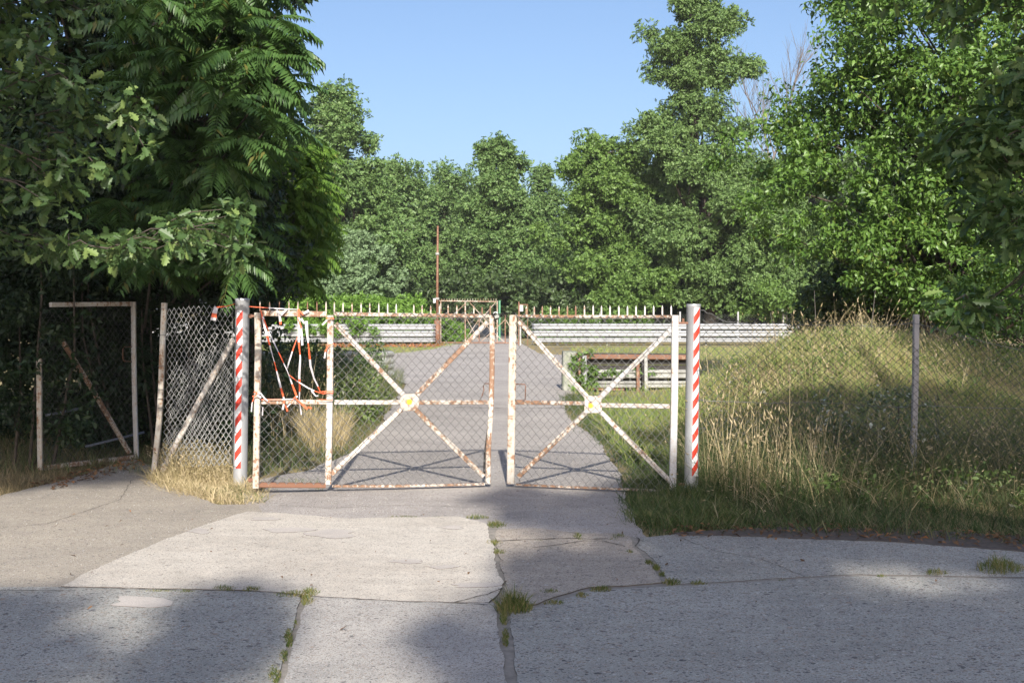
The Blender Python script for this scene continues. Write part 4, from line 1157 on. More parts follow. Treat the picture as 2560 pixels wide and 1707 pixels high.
b = MB(); b.tube([P(1093, 800, YB + .5), P(1093.5, 690, YB + .5), P(1094.5, 565, YB + .5)], [0.07, 0.06, 0.045], 0, 8); b.build('pole', M_RUST, po, smooth=True)
b = MB()
for yy in (634, 746): b.tube([P(1093.4, yy - 2, YB + .5), P(1093.4, yy + 3, YB + .5)], 0.1, 0, 8)
b.build('collar', M_GALV_O, po)
b = MB(); b.bar([P(1086, 746, YB + .4), P(1086, 757, YB + .4)], 0.12, 0.1); b.build('box', M_WHITE, po)
sg = thing('sign', 'small white notice on a thin rusty frame right of the far gate', 'sign', tuple(G(1300, 862)))
b = MB(); b.bar([Vector((P(1297, 800, 53).x, 53, -.05)), P(1297, 754, 53)], 0.05, 0.05); b.bar([P(1297, 761.5, 53), P(1320, 761.5, 53)], 0.04, 0.04); b.bar([P(1319, 762, 53), Vector((P(1319, 762, 53).x, 53, 0))], 0.03, 0.03); b.build('frame', M_RUST, sg)
b = MB(); b.bar([Vector((P(1301, 800, 52.9).x, 52.9, -.05)), P(1301, 815, 52.9)], 0.08, 0.08); b.build('post', M_GALV_O, sg)
b = MB(); b.bar([P(1303, 763, 52.8), P(1303, 778, 52.8)], 0.17, 0.02); b.build('panel', M_WHITE, sg)
b = MB()
for yy in (766, 768.5, 770.5, 774): b.bar([P(1301.6, yy, 52.78), P(1304.4 - (yy % 2), yy, 52.78)], 0.012, 0.01)
b.build('text_lines', M_BLACK, sg)
# wire fence behind the right barrier
YH = 62.0
ff = thing('chain_link_fence', 'distant wire mesh fence with thin posts behind the long shiny barrier', 'fence', (P(1560, 800, YH).x, YH, 0))
for px in (1353, 1500, 1700, 1845, 1958, 2070, 2200): 
    b = MB(); b.bar([Vector((P(px, 800, YH).x, YH, -.05)), P(px, 779, YH)], 0.09, 0.09); b.build('post', M_GALV, ff)
b = MB(); b.bar([P(1356, 790, YH), P(1378, 815, YH - .8)], .07, .07); b.build('strut', M_GALV, ff)
A, B_, C_, D_ = P(1353, 843, YH), P(2250, 843, YH), P(2250, 784, YH), P(1353, 784, YH)
chainlink('mesh_panel', quadmap(A, B_, C_, D_, 20.0, 1.32), 20.0, 1.32, 0.16, 0.16, 0.0035, M_WIRE, ff)
# ================================================================== trees beyond the gate
GW = 'trees beyond the gate'
tree('oak_tree', 'tall grey-green oak rising just right of the dark trees on the left', 'tree',
     [(222, 800, 880), (240, 782, 918), (300, 765, 936), (350, 770, 945), (400, 765, 950), (480, 760, 985), (560, 745, 1000), (640, 740, 1010), (720, 760, 1000), (780, 800, 960)],
     62, 330, 0.62, 62, 0.30, SPR, L_OAKFAR, r0=0.35, nl=30, group=GW, lump=0.3)
tree('oak_tree', 'rounded oak of middle height left of the tall rusty pole', 'tree',
     [(398, 985, 1040), (420, 968, 1058), (470, 960, 1070), (560, 950, 1090), (640, 950, 1095), (720, 960, 1090), (775, 990, 1060)],
     80, 190, 0.75, 60, 0.34, SPR, L_OAKFAR, r0=0.3, nl=24, group=GW, lump=0.3)
tree('oak_tree', 'pointed oak directly behind the tall rusty pole', 'tree',
     [(412, 1098, 1122), (440, 1080, 1150), (500, 1070, 1165), (580, 1060, 1170), (660, 1055, 1165), (720, 1070, 1150), (775, 1090, 1140)],
     84, 170, 0.75, 60, 0.34, SPR, L_OAKFAR, r0=0.3, nl=24, group=GW, lump=0.3)
tree('oak_tree', 'big central oak, highest in the row of trees at the end of the driveway', 'tree',
     [(349, 1225, 1262), (362, 1200, 1275), (420, 1190, 1292), (470, 1180, 1312), (540, 1165, 1350), (620, 1160, 1375), (690, 1170, 1385), (750, 1190, 1370), (780, 1220, 1330)],
     76, 330, 0.72, 66, 0.34, SPR, L_OAKFAR, r0=0.4, nl=30, group=GW, lump=0.3)
tree('oak_tree', 'smaller oak filling the gap right of the big central oak', 'tree',
     [(428, 1345, 1362), (450, 1330, 1378), (520, 1315, 1392), (600, 1310, 1410), (700, 1320, 1420), (770, 1340, 1400)],
     82, 120, 0.72, 60, 0.34, SPR, L_OAKFAR, r0=0.28, nl=18, group=GW, lump=0.3)
tree('maple_tree', 'broad dark-based maple left of the tall narrow oak', 'tree',
     [(345, 1455, 1480), (372, 1440, 1590), (410, 1396, 1630), (470, 1400, 1640), (560, 1385, 1650), (640, 1390, 1650), (700, 1420, 1640), (770, 1480, 1600)],
     68, 320, 0.7, 66, 0.36, SPR, L_MAPLE, r0=0.35, nl=30, group=GW, lump=0.34)
tree('oak_tree', 'very tall narrow oak with lumpy crown, its top cut off by the photo edge', 'tree',
     [(-80, 1700, 1750), (-30, 1685, 1790), (40, 1660, 1800), (90, 1640, 1860), (160, 1635, 1850), (240, 1660, 1800), (330, 1610, 1840), (430, 1590, 1880), (540, 1600, 1920), (640, 1610, 1940), (710, 1630, 1900), (760, 1680, 1860)],
     66, 620, 0.66, 70, 0.34, SPR7, L_OAKMID, r0=0.4, nl=46, group=GW, lump=0.38, shell=0.55)
tree('shrub', 'pale grey-green rounded shrub rising behind the creeper-covered barrier', 'shrub',
     [(592, 860, 930), (615, 830, 975), (660, 800, 1010), (710, 790, 1035), (770, 800, 1030), (820, 830, 1010)],
     60, 120, 0.5, 80, 0.26, SPR7, L_SILVER, r0=0.12, nl=20, lump=0.15, up=0.8)
tree('oak_tree', 'leafy oak closing the gap between the tall narrow oak and the dead tree', 'tree',
     [(400, 1860, 1960), (440, 1810, 2010), (500, 1780, 2040), (600, 1780, 2060), (700, 1800, 2080), (770, 1840, 2040)],
     67, 200, 0.7, 70, 0.34, SPR7, L_OAKMID, r0=0.25, nl=26, lump=0.3)
tree('bramble_bush', 'bright green shrubby growth at the foot of the tall narrow oak', 'shrub',
     [(705, 1900, 2010), (735, 1860, 2080), (775, 1840, 2120), (795, 1850, 2100)],
     64, 70, 0.6, 70, 0.3, SPR, L_MAPLE, r0=0.05, nl=8, lump=0.15)
tree('bush', 'yellowish green young tree low in front of the dark maple base', 'shrub',
     [(640, 1590, 1640), (670, 1540, 1660), (720, 1500, 1665), (770, 1500, 1650)],
     64, 60, 0.5, 60, 0.3, SPR, L_MAPLE, r0=0.06, nl=10, lump=0.2)
# creeper over the left barrier
def lying(name, label, cat, x0, x1, Y, depth, zlo, zhi, n_, rc, per, ls, tm, mt, group=None, ztop=None):
    root = thing(name, label, cat, ((x0 + x1) / 2, Y, 0), group)
    C = np.stack([RNG.uniform(x0, x1, n_), Y + RNG.uniform(-depth / 2, depth / 2, n_), RNG.uniform(zlo, zhi, n_)], -1)
    if ztop is not None:
        zt = np.interp(C[:, 0], ztop[0], ztop[1]); C[:, 2] = zlo + (C[:, 2] - zlo) / (zhi - zlo) * (zt - zlo)
    R = rc * (0.6 + 0.8 * RNG.random(n_))
    pos, nr, tn = clump_leaves(C, R, per, 0.6, 0.6)
    ok = pos[:, 2] > 0.03
    pos, nr, tn = pos[ok], nr[ok], tn[ok]
    foliage('foliage', pos, nr, tn, ls * (0.7 + 0.6 * RNG.random(len(pos))), tm, mt, root)
    mb = MB()
    for i in range(7):
        c = C[RNG.integers(0, n_)]; c = np.array([c[0], Y + depth * .3, c[2]])
        mb.tube([Vector((c[0] * .7 + (x0 + x1) * .15, Y + depth * .3, -.05)), Vector((c[0], c[1], c[2] * .5)), Vector(c)], [0.02, .012, .006], 0, 5, False)
    mb.build('stems', M_BARK, root)
    return root
xa, xb = P(690, 800, 56.5).x, P(1080, 800, 56.5).x
lying('creeper', 'bright green creeper heaped over and behind the left crash barrier', 'creeper', xa - 3, xb - 0.3, 56.4, 3.0, 0.3, 2.2, 330, 0.34, 75, 0.24, SPR, L_CREEP)
lying('creeper', 'bright green sapling clump beside the base of the rusty pole', 'creeper', P(1082, 800, 55).x, P(1160, 800, 55).x, 56.0, 1.4, 0.1, 1.1, 60, 0.25, 60, 0.2, SPR, L_CREEP, ztop=((P(1082, 800, 55).x, P(1165, 800, 55).x), (1.5, 0.5)))
lying('creeper', 'creeper trailing over the mossy concrete block and the low rusty barrier', 'creeper', pc.x + .02, pc.x + .5, YQ - .1, .5, 0.05, 0.8, 26, 0.1, 46, 0.085, OVAL, L_MAPLE)
lying('creeper', 'thin green creeper on the low barrier rails', 'creeper', pc.x + .5, pc.x + 1.8, YQ - .02, .2, 0.3, 0.5, 14, 0.08, 26, 0.08, OVAL, L_MAPLE)
lying('creeper', 'green creeper strands hanging down in front of the left crash barrier', 'creeper', xa - 1, xb - 1.5, 53.75, .4, 0.6, 1.15, 17, 0.17, 40, 0.2, SPR, L_CREEP)
lying('hedge', 'low green hedge behind the right crash barrier', 'hedge', P(1360, 800, 58).x, P(1620, 800, 58).x, 58.0, 1.6, 0.1, 1.5, 90, 0.3, 50, 0.22, SPR, L_MAPLE)

# dead bare tree
def dead_tree():
    D = 70.0
    root = thing('dead_tree', 'bare grey dead tree against the sky between the tall oak and the leafy tree', 'tree', (P(1960, 800, D).x, D, 0))
    mb = MB()
    def grow(p, d, L, r, lev):
        pts = [p]; q = p; dd = d.copy()
        for i in range(4):
            dd = (dd + Vector((random.uniform(-.16, .16), random.uniform(-.16, .16), random.uniform(-.02, .12)))).normalized()
            q = q + dd * L / 4; pts.append(q)
        mb.tube(pts, [r * (1 - .45 * i / 4) for i in range(5)], 0, 5 if lev > 1 else 7, False)
        if lev >= 5 or r < 0.006: return
        for _ in range(3 if lev > 0 else 4):
            k = random.randint(1, 4)
            ax = Vector((random.uniform(-1, 1), random.uniform(-.6, .6), random.uniform(-.1, .5)))
            nd = (dd + ax * random.uniform(.5, .95)).normalized()
            grow(pts[k], nd, L * random.uniform(.55, .8), r * .52, lev + 1)
        grow(pts[-1], dd, L * .72, r * .55, lev + 1)
    b0 = Vector((P(1960, 800, D).x, D, -.1))
    S_ = D / 34.0
    p1 = P(1925, 420, D)
    mb.tube([b0, P(1940, 560, D), p1], [.22, .17, .13], 0, 8, False)
    grow(p1, Vector((.22, 0, 1)).normalized(), 3.2, .10, 1)
    grow(p1, Vector((-.2, .1, 1)).normalized(), 3.0, .08, 1)
    grow(P(1925, 470, D), Vector((-.45, .1, 1)).normalized(), 3.0, .065, 2)
    mb.build('branches', M_BARKG, root, smooth=True)
dead_tree()

# big leafy tree on the right
tree('cherry_tree', 'large bright green leafy tree filling the upper right behind the mound', 'tree',
     [(-60, 2070, 2700), (0, 2035, 2760), (40, 1990, 2800), (120, 1965, 2860), (260, 1925, 2880), (400, 1910, 2900), (520, 1910, 2900), (620, 1940, 2880), (700, 2080, 2800), (780, 2200, 2700)],
     22.5, 1000, 0.38, 112, 0.115, OVAL, L_CHERRY, base=P(2330, 800, 22.5).x, r0=0.17, nl=110, lump=0.26, shell=0.6, up=0.5, rnd=0.75, ydepth=0.8, droop=0.7, zlo=0.05, lobef=0.3, outl=0.03)
tree('shrub', 'leafy shrub at the right edge above the end of the mound', 'shrub',
     [(640, 2420, 2660), (720, 2370, 2720), (800, 2350, 2740), (880, 2370, 2740), (960, 2420, 2740), (1010, 2450, 2720)],
     17.5, 190, 0.26, 90, 0.075, OVAL, L_CHERRY, r0=0.05, nl=16, lump=0.2)
tree('elder_bush', 'dark elder thicket behind the crest of the grassy mound', 'shrub',
     [(640, 2060, 2320), (700, 2040, 2400), (760, 2030, 2450), (800, 2030, 2460)],
     24.5, 110, 0.42, 80, 0.16, SPR, L_DARK, r0=0.05, nl=16, lump=0.15)

# near oak branches at the upper left
def near_oak(name, label, regions, trunk, D0, D1, n_, per, rc, mt, ls=0.105):
    root = thing(name, label, 'tree', (trunk[0], trunk[1], 0))
    Cs = []
    for poly, k in regions:
        q = scatter(poly, k)
        for x, y in q: Cs.append(P(x, y, random.uniform(D0, D1)))
    C = np.array([tuple(c) for c in Cs])
    R = rc * (0.6 + 0.8 * RNG.random(len(C)))
    pos, nr, tn = clump_leaves(C, R, per, 1.0, 0.65, flat=0.55, shell=0.6, droop=0.5)
    foliage('crown', pos, nr, tn, ls * (0.65 + 0.6 * RNG.random(len(pos))), OAKT, mt, root)
    mb = MB()
    tx, ty, H = trunk
    tr = [Vector((tx, ty, -.1)), Vector((tx, ty, H * .4)), Vector((tx + .1, ty - .1, H))]
    mb.tube(tr, [.22, .17, .07], 0, 10)
    dT = np.abs(C[:, 0] - tx)
    for i in range(len(C)):
        c = Vector(C[i])
        nearer = np.where(dT < dT[i] - 0.12)[0]
        if len(nearer):
            j = nearer[np.argmin(np.linalg.norm(C[nearer] - C[i], axis=1))]; p0 = Vector(C[j])
        else: p0 = Vector((tx, ty, max(1.2, min(H * .95, c.z - .3))))
        mid = p0.lerp(c, .5) + Vector((random.uniform(-.05, .05), random.uniform(-.05, .05), random.uniform(-.05, .08)))
        r_ = 0.004 + 0.012 * math.exp(-dT[i] * .7)
        mb.tube([p0, mid, c], [r_, r_ * .8, r_ * .6], 0, 5, False)
    mb.build('trunk', M_BARK, root, smooth=True)
near_oak('oak_tree', 'near oak whose lobed leaves hang over the upper left corner',
         [([(-150, -60), (120, -60), (130, 120), (200, 200), (330, 240), (400, 320), (410, 400), (300, 430), (150, 420), (-150, 380)], 62),
          ([(-150, 560), (250, 600), (400, 560), (480, 520), (520, 600), (400, 640), (250, 640), (-150, 600)], 26),
          ([(545, 500), (590, 520), (600, 640), (560, 645), (540, 560)], 5),
          ([(-150, 380), (150, 420), (160, 500), (-150, 560)], 14),
          ([(-150, -200), (600, -200), (460, 20), (120, 30), (-150, 0)], 26)],
         (-5.6, 8.6, 7.0), 8.2, 9.9, 0, 30, 0.21, L_OAK)
near_oak('oak_tree', 'near oak branches in shadow hanging along the right edge of the photo',
         [([(1960, -160), (2700, -160), (2700, 70), (2480, 110), (2330, 40), (2200, 20)], 44),
          ([(2450, 180), (2700, 100), (2700, 700), (2520, 660), (2440, 560), (2400, 480), (2330, 420), (2290, 380), (2400, 330)], 84),
          ([(2340, 760), (2440, 700), (2520, 760), (2400, 800)], 5)],
         (5.2, 7.4, 6.0), 7.0, 8.2, 0, 30, 0.18, L_OAK, 0.095)

# ailanthus trees
FRD = [t_frond(12, 0.3, 0.235, d, s, h) for s, (d, h) in enumerate(((0.55, 0.5), (0.9, 0.7), (0.35, 0.4), (0.7, 0.9)))]
def ailanthus(name, label, poly, n_, D0, D1, base, H, mt, L=0.62, per=9, dirbias=(0.5, -0.6, 0.35), extra=()):
    root = thing(name, label, 'tree', (base[0], base[1], 0))
    q = scatter(poly, n_)
    C = [P(x, y, random.uniform(D0, D1)) for x, y in q] + [P(*e) for e in extra]
    pos = []; nr = []; tn = []
    for c in C:
        ax = unit(np.array([dirbias]) + 0.55 * RNG.normal(size=(1, 3)))[0]
        for j in range(per):
            d = RNG.normal(size=3); d -= ax * d.dot(ax); d /= np.linalg.norm(d)
            t = d * random.uniform(.6, 1.1) + ax * random.uniform(.35, 1.1); t /= np.linalg.norm(t)
            pos.append(np.array(c) - ax * random.uniform(0, .12)); tn.append(t)
            nn = np.array([0, 0, 1.0]) + ax * .25 + RNG.normal(size=3) * .22; nr.append(nn)
    pos = np.array(pos); tn = np.array(tn); nr = np.array(nr)
    foliage('crown', pos, nr, tn, L * (0.65 + 0.55 * RNG.random(len(pos))), FRD, mt, root)
    mb = MB()
    bx, by = base[0], base[1]
    tr = [Vector((bx, by, -.1)), Vector((bx + .1, by, H * .35)), Vector((bx + .2, by, H * .7)), Vector((bx + .3, by, H))]
    mb.tube(tr, [.16, .13, .09, .03], 0, 9)
    for c in C:
        if random.random() < .7:
            z = max(.8, min(H * .95, c.z - random.uniform(.2, 1.4))); p0 = Vector((bx + .2 * z / H, by, z))
            mid = p0.lerp(c, .5) + Vector((0, 0, -.12 * (c - p0).length * random.random()))
            mb.tube([p0, mid, c], [.028, .018, .008], 0, 5, False)
    mb.build('trunk', M_BARK, root, smooth=True)
    return root
ailanthus('ailanthus_tree', 'dark ailanthus with long feathery leaves, overhanging the left side of the gate',
          [(300, -120), (560, -160), (700, -120), (715, 60), (680, 200), (670, 330), (650, 450), (640, 560), (620, 650), (500, 690), (330, 640), (250, 500), (380, 420), (360, 260), (300, 150)],
          165, 11.3, 13.6, (-5.0, 14.9), 8.2, L_AIL, 0.52,
          extra=((560, 235, 11.0), (640, 260, 11.2), (600, 330, 10.9), (500, 200, 11.1), (690, 40, 11.8), (700, 100, 11.9), (700, 190, 11.6), (560, 400, 11.0), (420, 120, 11.2), (690, 290, 11.4), (640, 120, 11.5)))
ailanthus('ailanthus_tree', 'sunlit yellow-green ailanthus behind the dark one, just above the creeper',
          [(700, 330), (780, 330), (810, 420), (815, 520), (800, 600), (760, 690), (680, 720), (620, 700), (650, 500)],
          120, 17.5, 20.5, (-4.6, 19.6), 5.2, L_AILB, 0.55, 9)
# dense dark mass behind them
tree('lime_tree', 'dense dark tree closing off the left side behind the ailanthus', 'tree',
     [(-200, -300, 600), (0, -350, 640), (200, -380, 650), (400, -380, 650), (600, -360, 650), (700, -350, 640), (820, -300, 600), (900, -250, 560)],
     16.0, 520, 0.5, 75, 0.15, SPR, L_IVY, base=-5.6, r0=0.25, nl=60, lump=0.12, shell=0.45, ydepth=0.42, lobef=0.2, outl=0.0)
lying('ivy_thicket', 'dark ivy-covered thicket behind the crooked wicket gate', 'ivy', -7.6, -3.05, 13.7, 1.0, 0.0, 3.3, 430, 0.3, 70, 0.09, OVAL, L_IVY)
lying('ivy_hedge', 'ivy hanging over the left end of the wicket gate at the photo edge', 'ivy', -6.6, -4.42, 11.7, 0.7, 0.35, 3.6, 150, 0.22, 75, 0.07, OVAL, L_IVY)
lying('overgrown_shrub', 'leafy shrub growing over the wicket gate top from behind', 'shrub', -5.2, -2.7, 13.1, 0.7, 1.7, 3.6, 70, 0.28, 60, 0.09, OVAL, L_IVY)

# shade-giving trees behind the viewpoint, outside the photo (their shadows fall into it)
def shade_tree(label, blobs, per, ls, trunk):
    blobs = [(x + .73, y - 14.0, z + 8.08, r, k, s_) for x, y, z, r, k, s_ in blobs]; trunk = (trunk[0] + .73, trunk[1] - 14.0, trunk[2] + 8.08)
    root = thing('shade_tree', label, 'tree', (trunk[0], trunk[1], 0))
    C = []; R = []
    for (x, y, z, r, k, s_) in blobs:
        for _ in range(k):
            d = np.random.default_rng(random.randint(0, 10 ** 9)).normal(size=3); d /= np.linalg.norm(d)
            C.append(np.array([x, y, z]) + d * np.array(s_) * random.random() ** .4); R.append(r * random.uniform(.7, 1.3))
    C = np.array(C); R = np.array(R)
    pos, nr, tn = clump_leaves(C, R, per, 0.4, 0.9)
    foliage('crown', pos, nr, tn, ls * (0.7 + 0.6 * RNG.random(len(pos))), SPR, L_SHADE, root)
    mb = MB(); limbs(mb, (trunk[0], trunk[1], -.1), (trunk[0], trunk[1], trunk[2]), .2, C, 24)
    mb.build('trunk', M_BARK, root, smooth=True)
YO = -4.0
shade_tree('leafy tree standing behind the viewpoint to the right, shading the right foreground',
           [(3.1, YO, 7.4, .42, 26, (2.0, .8, .85)), (4.7, YO, 9.2, .45, 58, (1.55, .8, 1.0)), (2.0, YO, 5.6, .4, 26, (2.4, .8, .55)), (4.9, YO, 10.0, .42, 32, (1.6, .8, .6)), (3.5, YO, 10.7, .36, 22, (.8, .8, .4)), (5.9, YO, 10.7, .38, 26, (1.9, .8, .4)), (6.6, YO, 9.2, .5, 30, (1.4, .8, 1.6)), (5.4, YO, 6.2, .5, 24, (1.8, .8, 1.0))], 60, .26, (3.6, -4.6, 9.0))
shade_tree('tall leafy tree far right behind the viewpoint, shading the near oak branches on the right',
           [(8.3, YO, 13.2, .55, 50, (1.25, .9, 2.0)), (9.2, YO, 11.0, .55, 26, (1.2, .9, 2.4)), (7.9, YO, 9.3, .5, 44, (1.2, .8, 1.5))], 60, .27, (8.0, -4.4, 13.0))
shade_tree('tall leafy tree behind the viewpoint to the left, shading the dark trees on the left',
           [(-5.8, YO, 12.0, .5, 64, (2.2, .9, 1.9)), (-6.4, YO, 15.6, .62, 80, (2.6, .9, 2.3)), (-4.9, YO, 16.2, .55, 24, (.9, .9, 2.2)), (-3.8, YO, 12.6, .45, 36, (1.0, .8, 1.5)), (-3.5, YO, 11.3, .38, 40, (1.1, .8, 1.0)), (-4.3, YO, 14.2, .45, 40, (1.2, .8, 1.6)), (-4.1, YO, 10.5, .42, 24, (.75, .8, .9)), (-5.0, YO, 9.3, .42, 30, (1.0, .8, .7)), (-3.75, YO, 9.0, .36, 22, (.7, .8, .4)), (-3.35, YO, 10.2, .34, 22, (.5, .8, .8)), (-7.2, YO, 8.6, .55, 54, (2.2, .9, 1.9)), (-2.6, YO, 12.3, .42, 10, (.6, .8, 1.2))], 60, .27, (-6.0, -4.4, 16))
shade_tree('low spreading tree behind the viewpoint, dappling the nearest concrete',
           [(-3.6, YO, 5.2, .4, 14, (1.1, .8, .5)), (-2.4, YO, 5.35, .36, 13, (.5, .8, .4)), (-1.2, YO, 5.6, .26, 4, (.4, .8, .35)), (0.75, YO, 5.2, .36, 14, (.8, .8, .4)), (1.1, YO, 6.1, .34, 10, (.7, .7, .3)), (-5.4, YO, 5.4, .45, 16, (1.2, .8, .6))], 60, .25, (-1.2, -4.5, 5.4))
shade_tree('slender tree behind the viewpoint whose crown dapples the asphalt before the gate',
           [(1.35, YO, 7.75, .26, 7, (.85, .6, .17)), (2.0, YO, 8.3, .26, 5, (.5, .6, .3)), (0.9, YO, 8.05, .2, 3, (.4, .5, .1))], 46, .2, (1.9, -4.5, 8.2))

# ================================================================== far woodland filling the background
def woodland():
    rows = []
    Cs = []
    def top(px): return float(np.interp(px, [-200, 500, 760, 900, 1000, 1100, 1200, 1300, 1400, 1500, 1600, 1900, 2200, 2800], [150, 300, 380, 470, 470, 500, 470, 500, 560, 470, 420, 420, 350, 300]))
    n_ = 1500
    for i in range(n_):
        px = random.uniform(-200, 2800); D = random.uniform(96, 112)
        z1 = P(px, top(px) + random.uniform(0, 60), D).z
        p = P(px, 700, D)
        Cs.append((p.x, D, random.uniform(0.2, 1) ** .8 * z1))
    C = np.array(Cs); R = 1.5 * (0.6 + 0.8 * RNG.random(n_))
    pos, nr, tn = clump_leaves(C, R, 62, 0.4, 0.7)
    o = foliage('woodland', pos, nr, tn, 0.95 * (0.7 + 0.6 * RNG.random(len(pos))), SPR, L_DARK)
    tag(o, 'dark green far wood seen as one mass behind the separate trees', 'woodland', kind='stuff')
woodland()
def thicket():
    """dark understorey below the trees beyond the barriers"""
    n_ = 420
    C = np.stack([RNG.uniform(-16, 34, n_), RNG.uniform(66, 72, n_), RNG.uniform(0.2, 3.6, n_)], -1)
    ok = ~((C[:, 0] > -3.4) & (C[:, 0] < 0.2) & (C[:, 2] < 1.6)); C = C[ok]
    C = np.concatenate([C, np.stack([RNG.uniform(6, 34, 260), RNG.uniform(69, 74, 260), RNG.uniform(0.2, 5.5, 260)], -1)])
    R = 0.8 * (0.6 + 0.8 * RNG.random(len(C)))
    pos, nr, tn = clump_leaves(C, R, 60, 0.4, 0.7)
    ok = pos[:, 2] > 0.02
    tag(foliage('undergrowth', pos[ok], nr[ok], tn[ok], 0.45 * (0.7 + 0.6 * RNG.random(ok.sum())), SPR, L_DARK), 'dark undergrowth below the trees beyond the barriers', 'undergrowth', kind='stuff')
thicket()

# ================================================================== grass and weeds
g = lambda *a: tuple(G(*a))[:2]
G_DIM = m_grass('dull_litter_grass', [(0.1, (0.06, 0.06, 0.03)), (0.5, (0.16, 0.13, 0.07)), (0.9, (0.34, 0.26, 0.15))])
verge = [g(1625, 1338), g(1575, 1285), g(1560, 1235), g(1580, 1200), (1.55, 11.6), (6.5, 11.6), (6.5, 9.2), g(2620, 1370), g(2300, 1345), g(2000, 1335), g(1800, 1330), g(1700, 1328)]
def edge_d(x, y): return np.clip((y - 8.3) / 1.2, 0.25, 1)
blades('verge_grass', scatter(verge, 30000) + RNG.normal(size=(30000, 2)) * 0.06, 0.2, G_VERGE, 0.006, 0.95, 0.9, label='mixed green and dry grass on the verge right of the gate', cat='grass')
tall = [(1.75, 10.2), (1.65, 9.6), (2.3, 9.3), (6.5, 9.4), (6.5, 12.6), (1.7, 12.6)]
def ragged(q, s): return q + RNG.normal(size=q.shape) * s
blades('tall_grass', scatter(tall, 10000), 0.6, G_MIX, 0.005, 0.85, 0.9, label='tall grass along the foot of the right fence', cat='grass')
blades('dry_stalks', scatter([(1.75, 10.0), (2.0, 9.5), (6.5, 9.5), (6.5, 12.5), (1.75, 12.5)], 1300), 0.78, G_DRY, 0.0035, 0.85, 0.7, head=0.035, label='dry grass stalks with seed heads by the right fence', cat='grass')
blades('dry_stalks', scatter([(1.75, 10.0), (2.0, 9.6), (2.9, 9.6), (2.9, 10.4), (1.75, 10.4)], 190), 0.98, G_DRY, 0.0045, 0.25, 0.4, head=0.05, label='clump of tall straw stalks just right of the right striped pole', cat='grass')
blades('fresh_grass', scatter([g(1590, 1300), g(1575, 1255), g(1680, 1240), g(1820, 1250), g(1850, 1310), g(1700, 1322)], 6000) + RNG.normal(size=(6000, 2)) * 0.07, 0.15, G_GREEN, 0.005, 0.8, 0.7, label='short fresh green grass at the corner of the right verge', cat='grass')
mound = [(1.25, 12.0), (6.9, 12.0), (9.5, 19.5), (1.3, 20.5), (1.2, 17)]
blades('mound_grass', scatter(mound, 60000), 0.26, G_MOUND, 0.007, 1.0, 0.8, label='yellow-green grass covering the mound and the ground right of the driveway', cat='grass')
blades('dry_stalks', scatter([(2.6, 14.5), (6.6, 14.5), (7.5, 18.5), (2.6, 18.5)], 520), 0.55, G_DRY, 0.006, 0.5, 0.8, head=0.05, label='tall seed stalks on the crest of the mound', cat='grass')
blades('field_grass', scatter([(1.3, 20), (12, 20), (22, 50), (2.6, 50), (2.2, 40), (1.2, 22.4)], 30000), 0.2, G_MOUND, 0.012, 0.7, 0.8, label='thin grass between the low barrier and the long barrier', cat='grass')
blades('field_grass', scatter([(-12, 44), (-4.0, 43), (-2.7, 52), (-2.7, 55), (-14, 55)], 12000), 0.12, G_MOUND, 0.014, 0.7, 0.8, label='dry grass strip in front of the left barrier', cat='grass')
blades('bent_straw', scatter([(1.9, 8.9), (6.6, 8.7), (6.6, 12.0), (1.8, 12.0)], 1100), 0.55, G_DRY, 0.0045, 1.5, 0.8, head=0.025, label='long bent straws hanging over the front of the right verge', cat='grass')
# broad-leaved weeds mixed into the grass
def weeds(name, poly, n_, rc, per, ls, zlo, zhi, mt, label):
    q = scatter(poly, n_)
    C = np.stack([q[:, 0], q[:, 1], hz(q[:, 0], q[:, 1]) + RNG.uniform(zlo, zhi, n_)], -1)
    R = rc * (0.5 + RNG.random(n_))
    pos, nr, tn = clump_leaves(C, R, per, 0.7, 0.7)
    tag(foliage(name, pos, nr, tn, ls * (0.6 + 0.8 * RNG.random(len(pos))), OVAL, mt), label, 'weeds', kind='stuff')
weeds('verge_weeds', [(1.9, 9.0), (6.5, 8.7), (6.5, 12.4), (1.9, 12.4)], 150, 0.13, 30, 0.05, 0.02, 0.32, L_WEED, 'small leafy weeds among the grass of the right verge')
weeds('mound_weeds', [(2.6, 13.0), (7.5, 13.0), (8.5, 18), (2.8, 18)], 110, 0.17, 30, 0.06, 0.02, 0.16, L_WEED, 'patches of leafy weeds on the grassy mound')
weeds('verge_weeds', [(-2.4, 14.5), (-2.2, 20), (-6, 24), (-6, 12.5)], 110, 0.2, 34, 0.07, 0.05, 0.6, L_OAK, 'leafy weeds in the rank grass left of the driveway')
blades('dry_stalks', scatter([(2.4, 13.5), (7.4, 13.5), (8.5, 18.5), (2.8, 18.5)], 3200), 0.42, G_DRY, 0.004, 0.9, 0.8, head=0.03, label='bent dry stems scattered over the mound', cat='grass')
# driveway edge right
blades('edge_grass', scatter([(1.02, 21.5), (1.08, 16.0), (1.15, 14.6), (1.28, 13.2), (1.25, 12.3), (1.35, 11.2), (1.28, 10.6), (1.7, 10.4), (1.9, 21.5)], 24000) + RNG.normal(size=(24000, 2)) * 0.09, 0.15, G_VERGE, 0.006, 0.6, 0.8, label='low grass creeping onto the asphalt behind the right gate leaf', cat='grass')
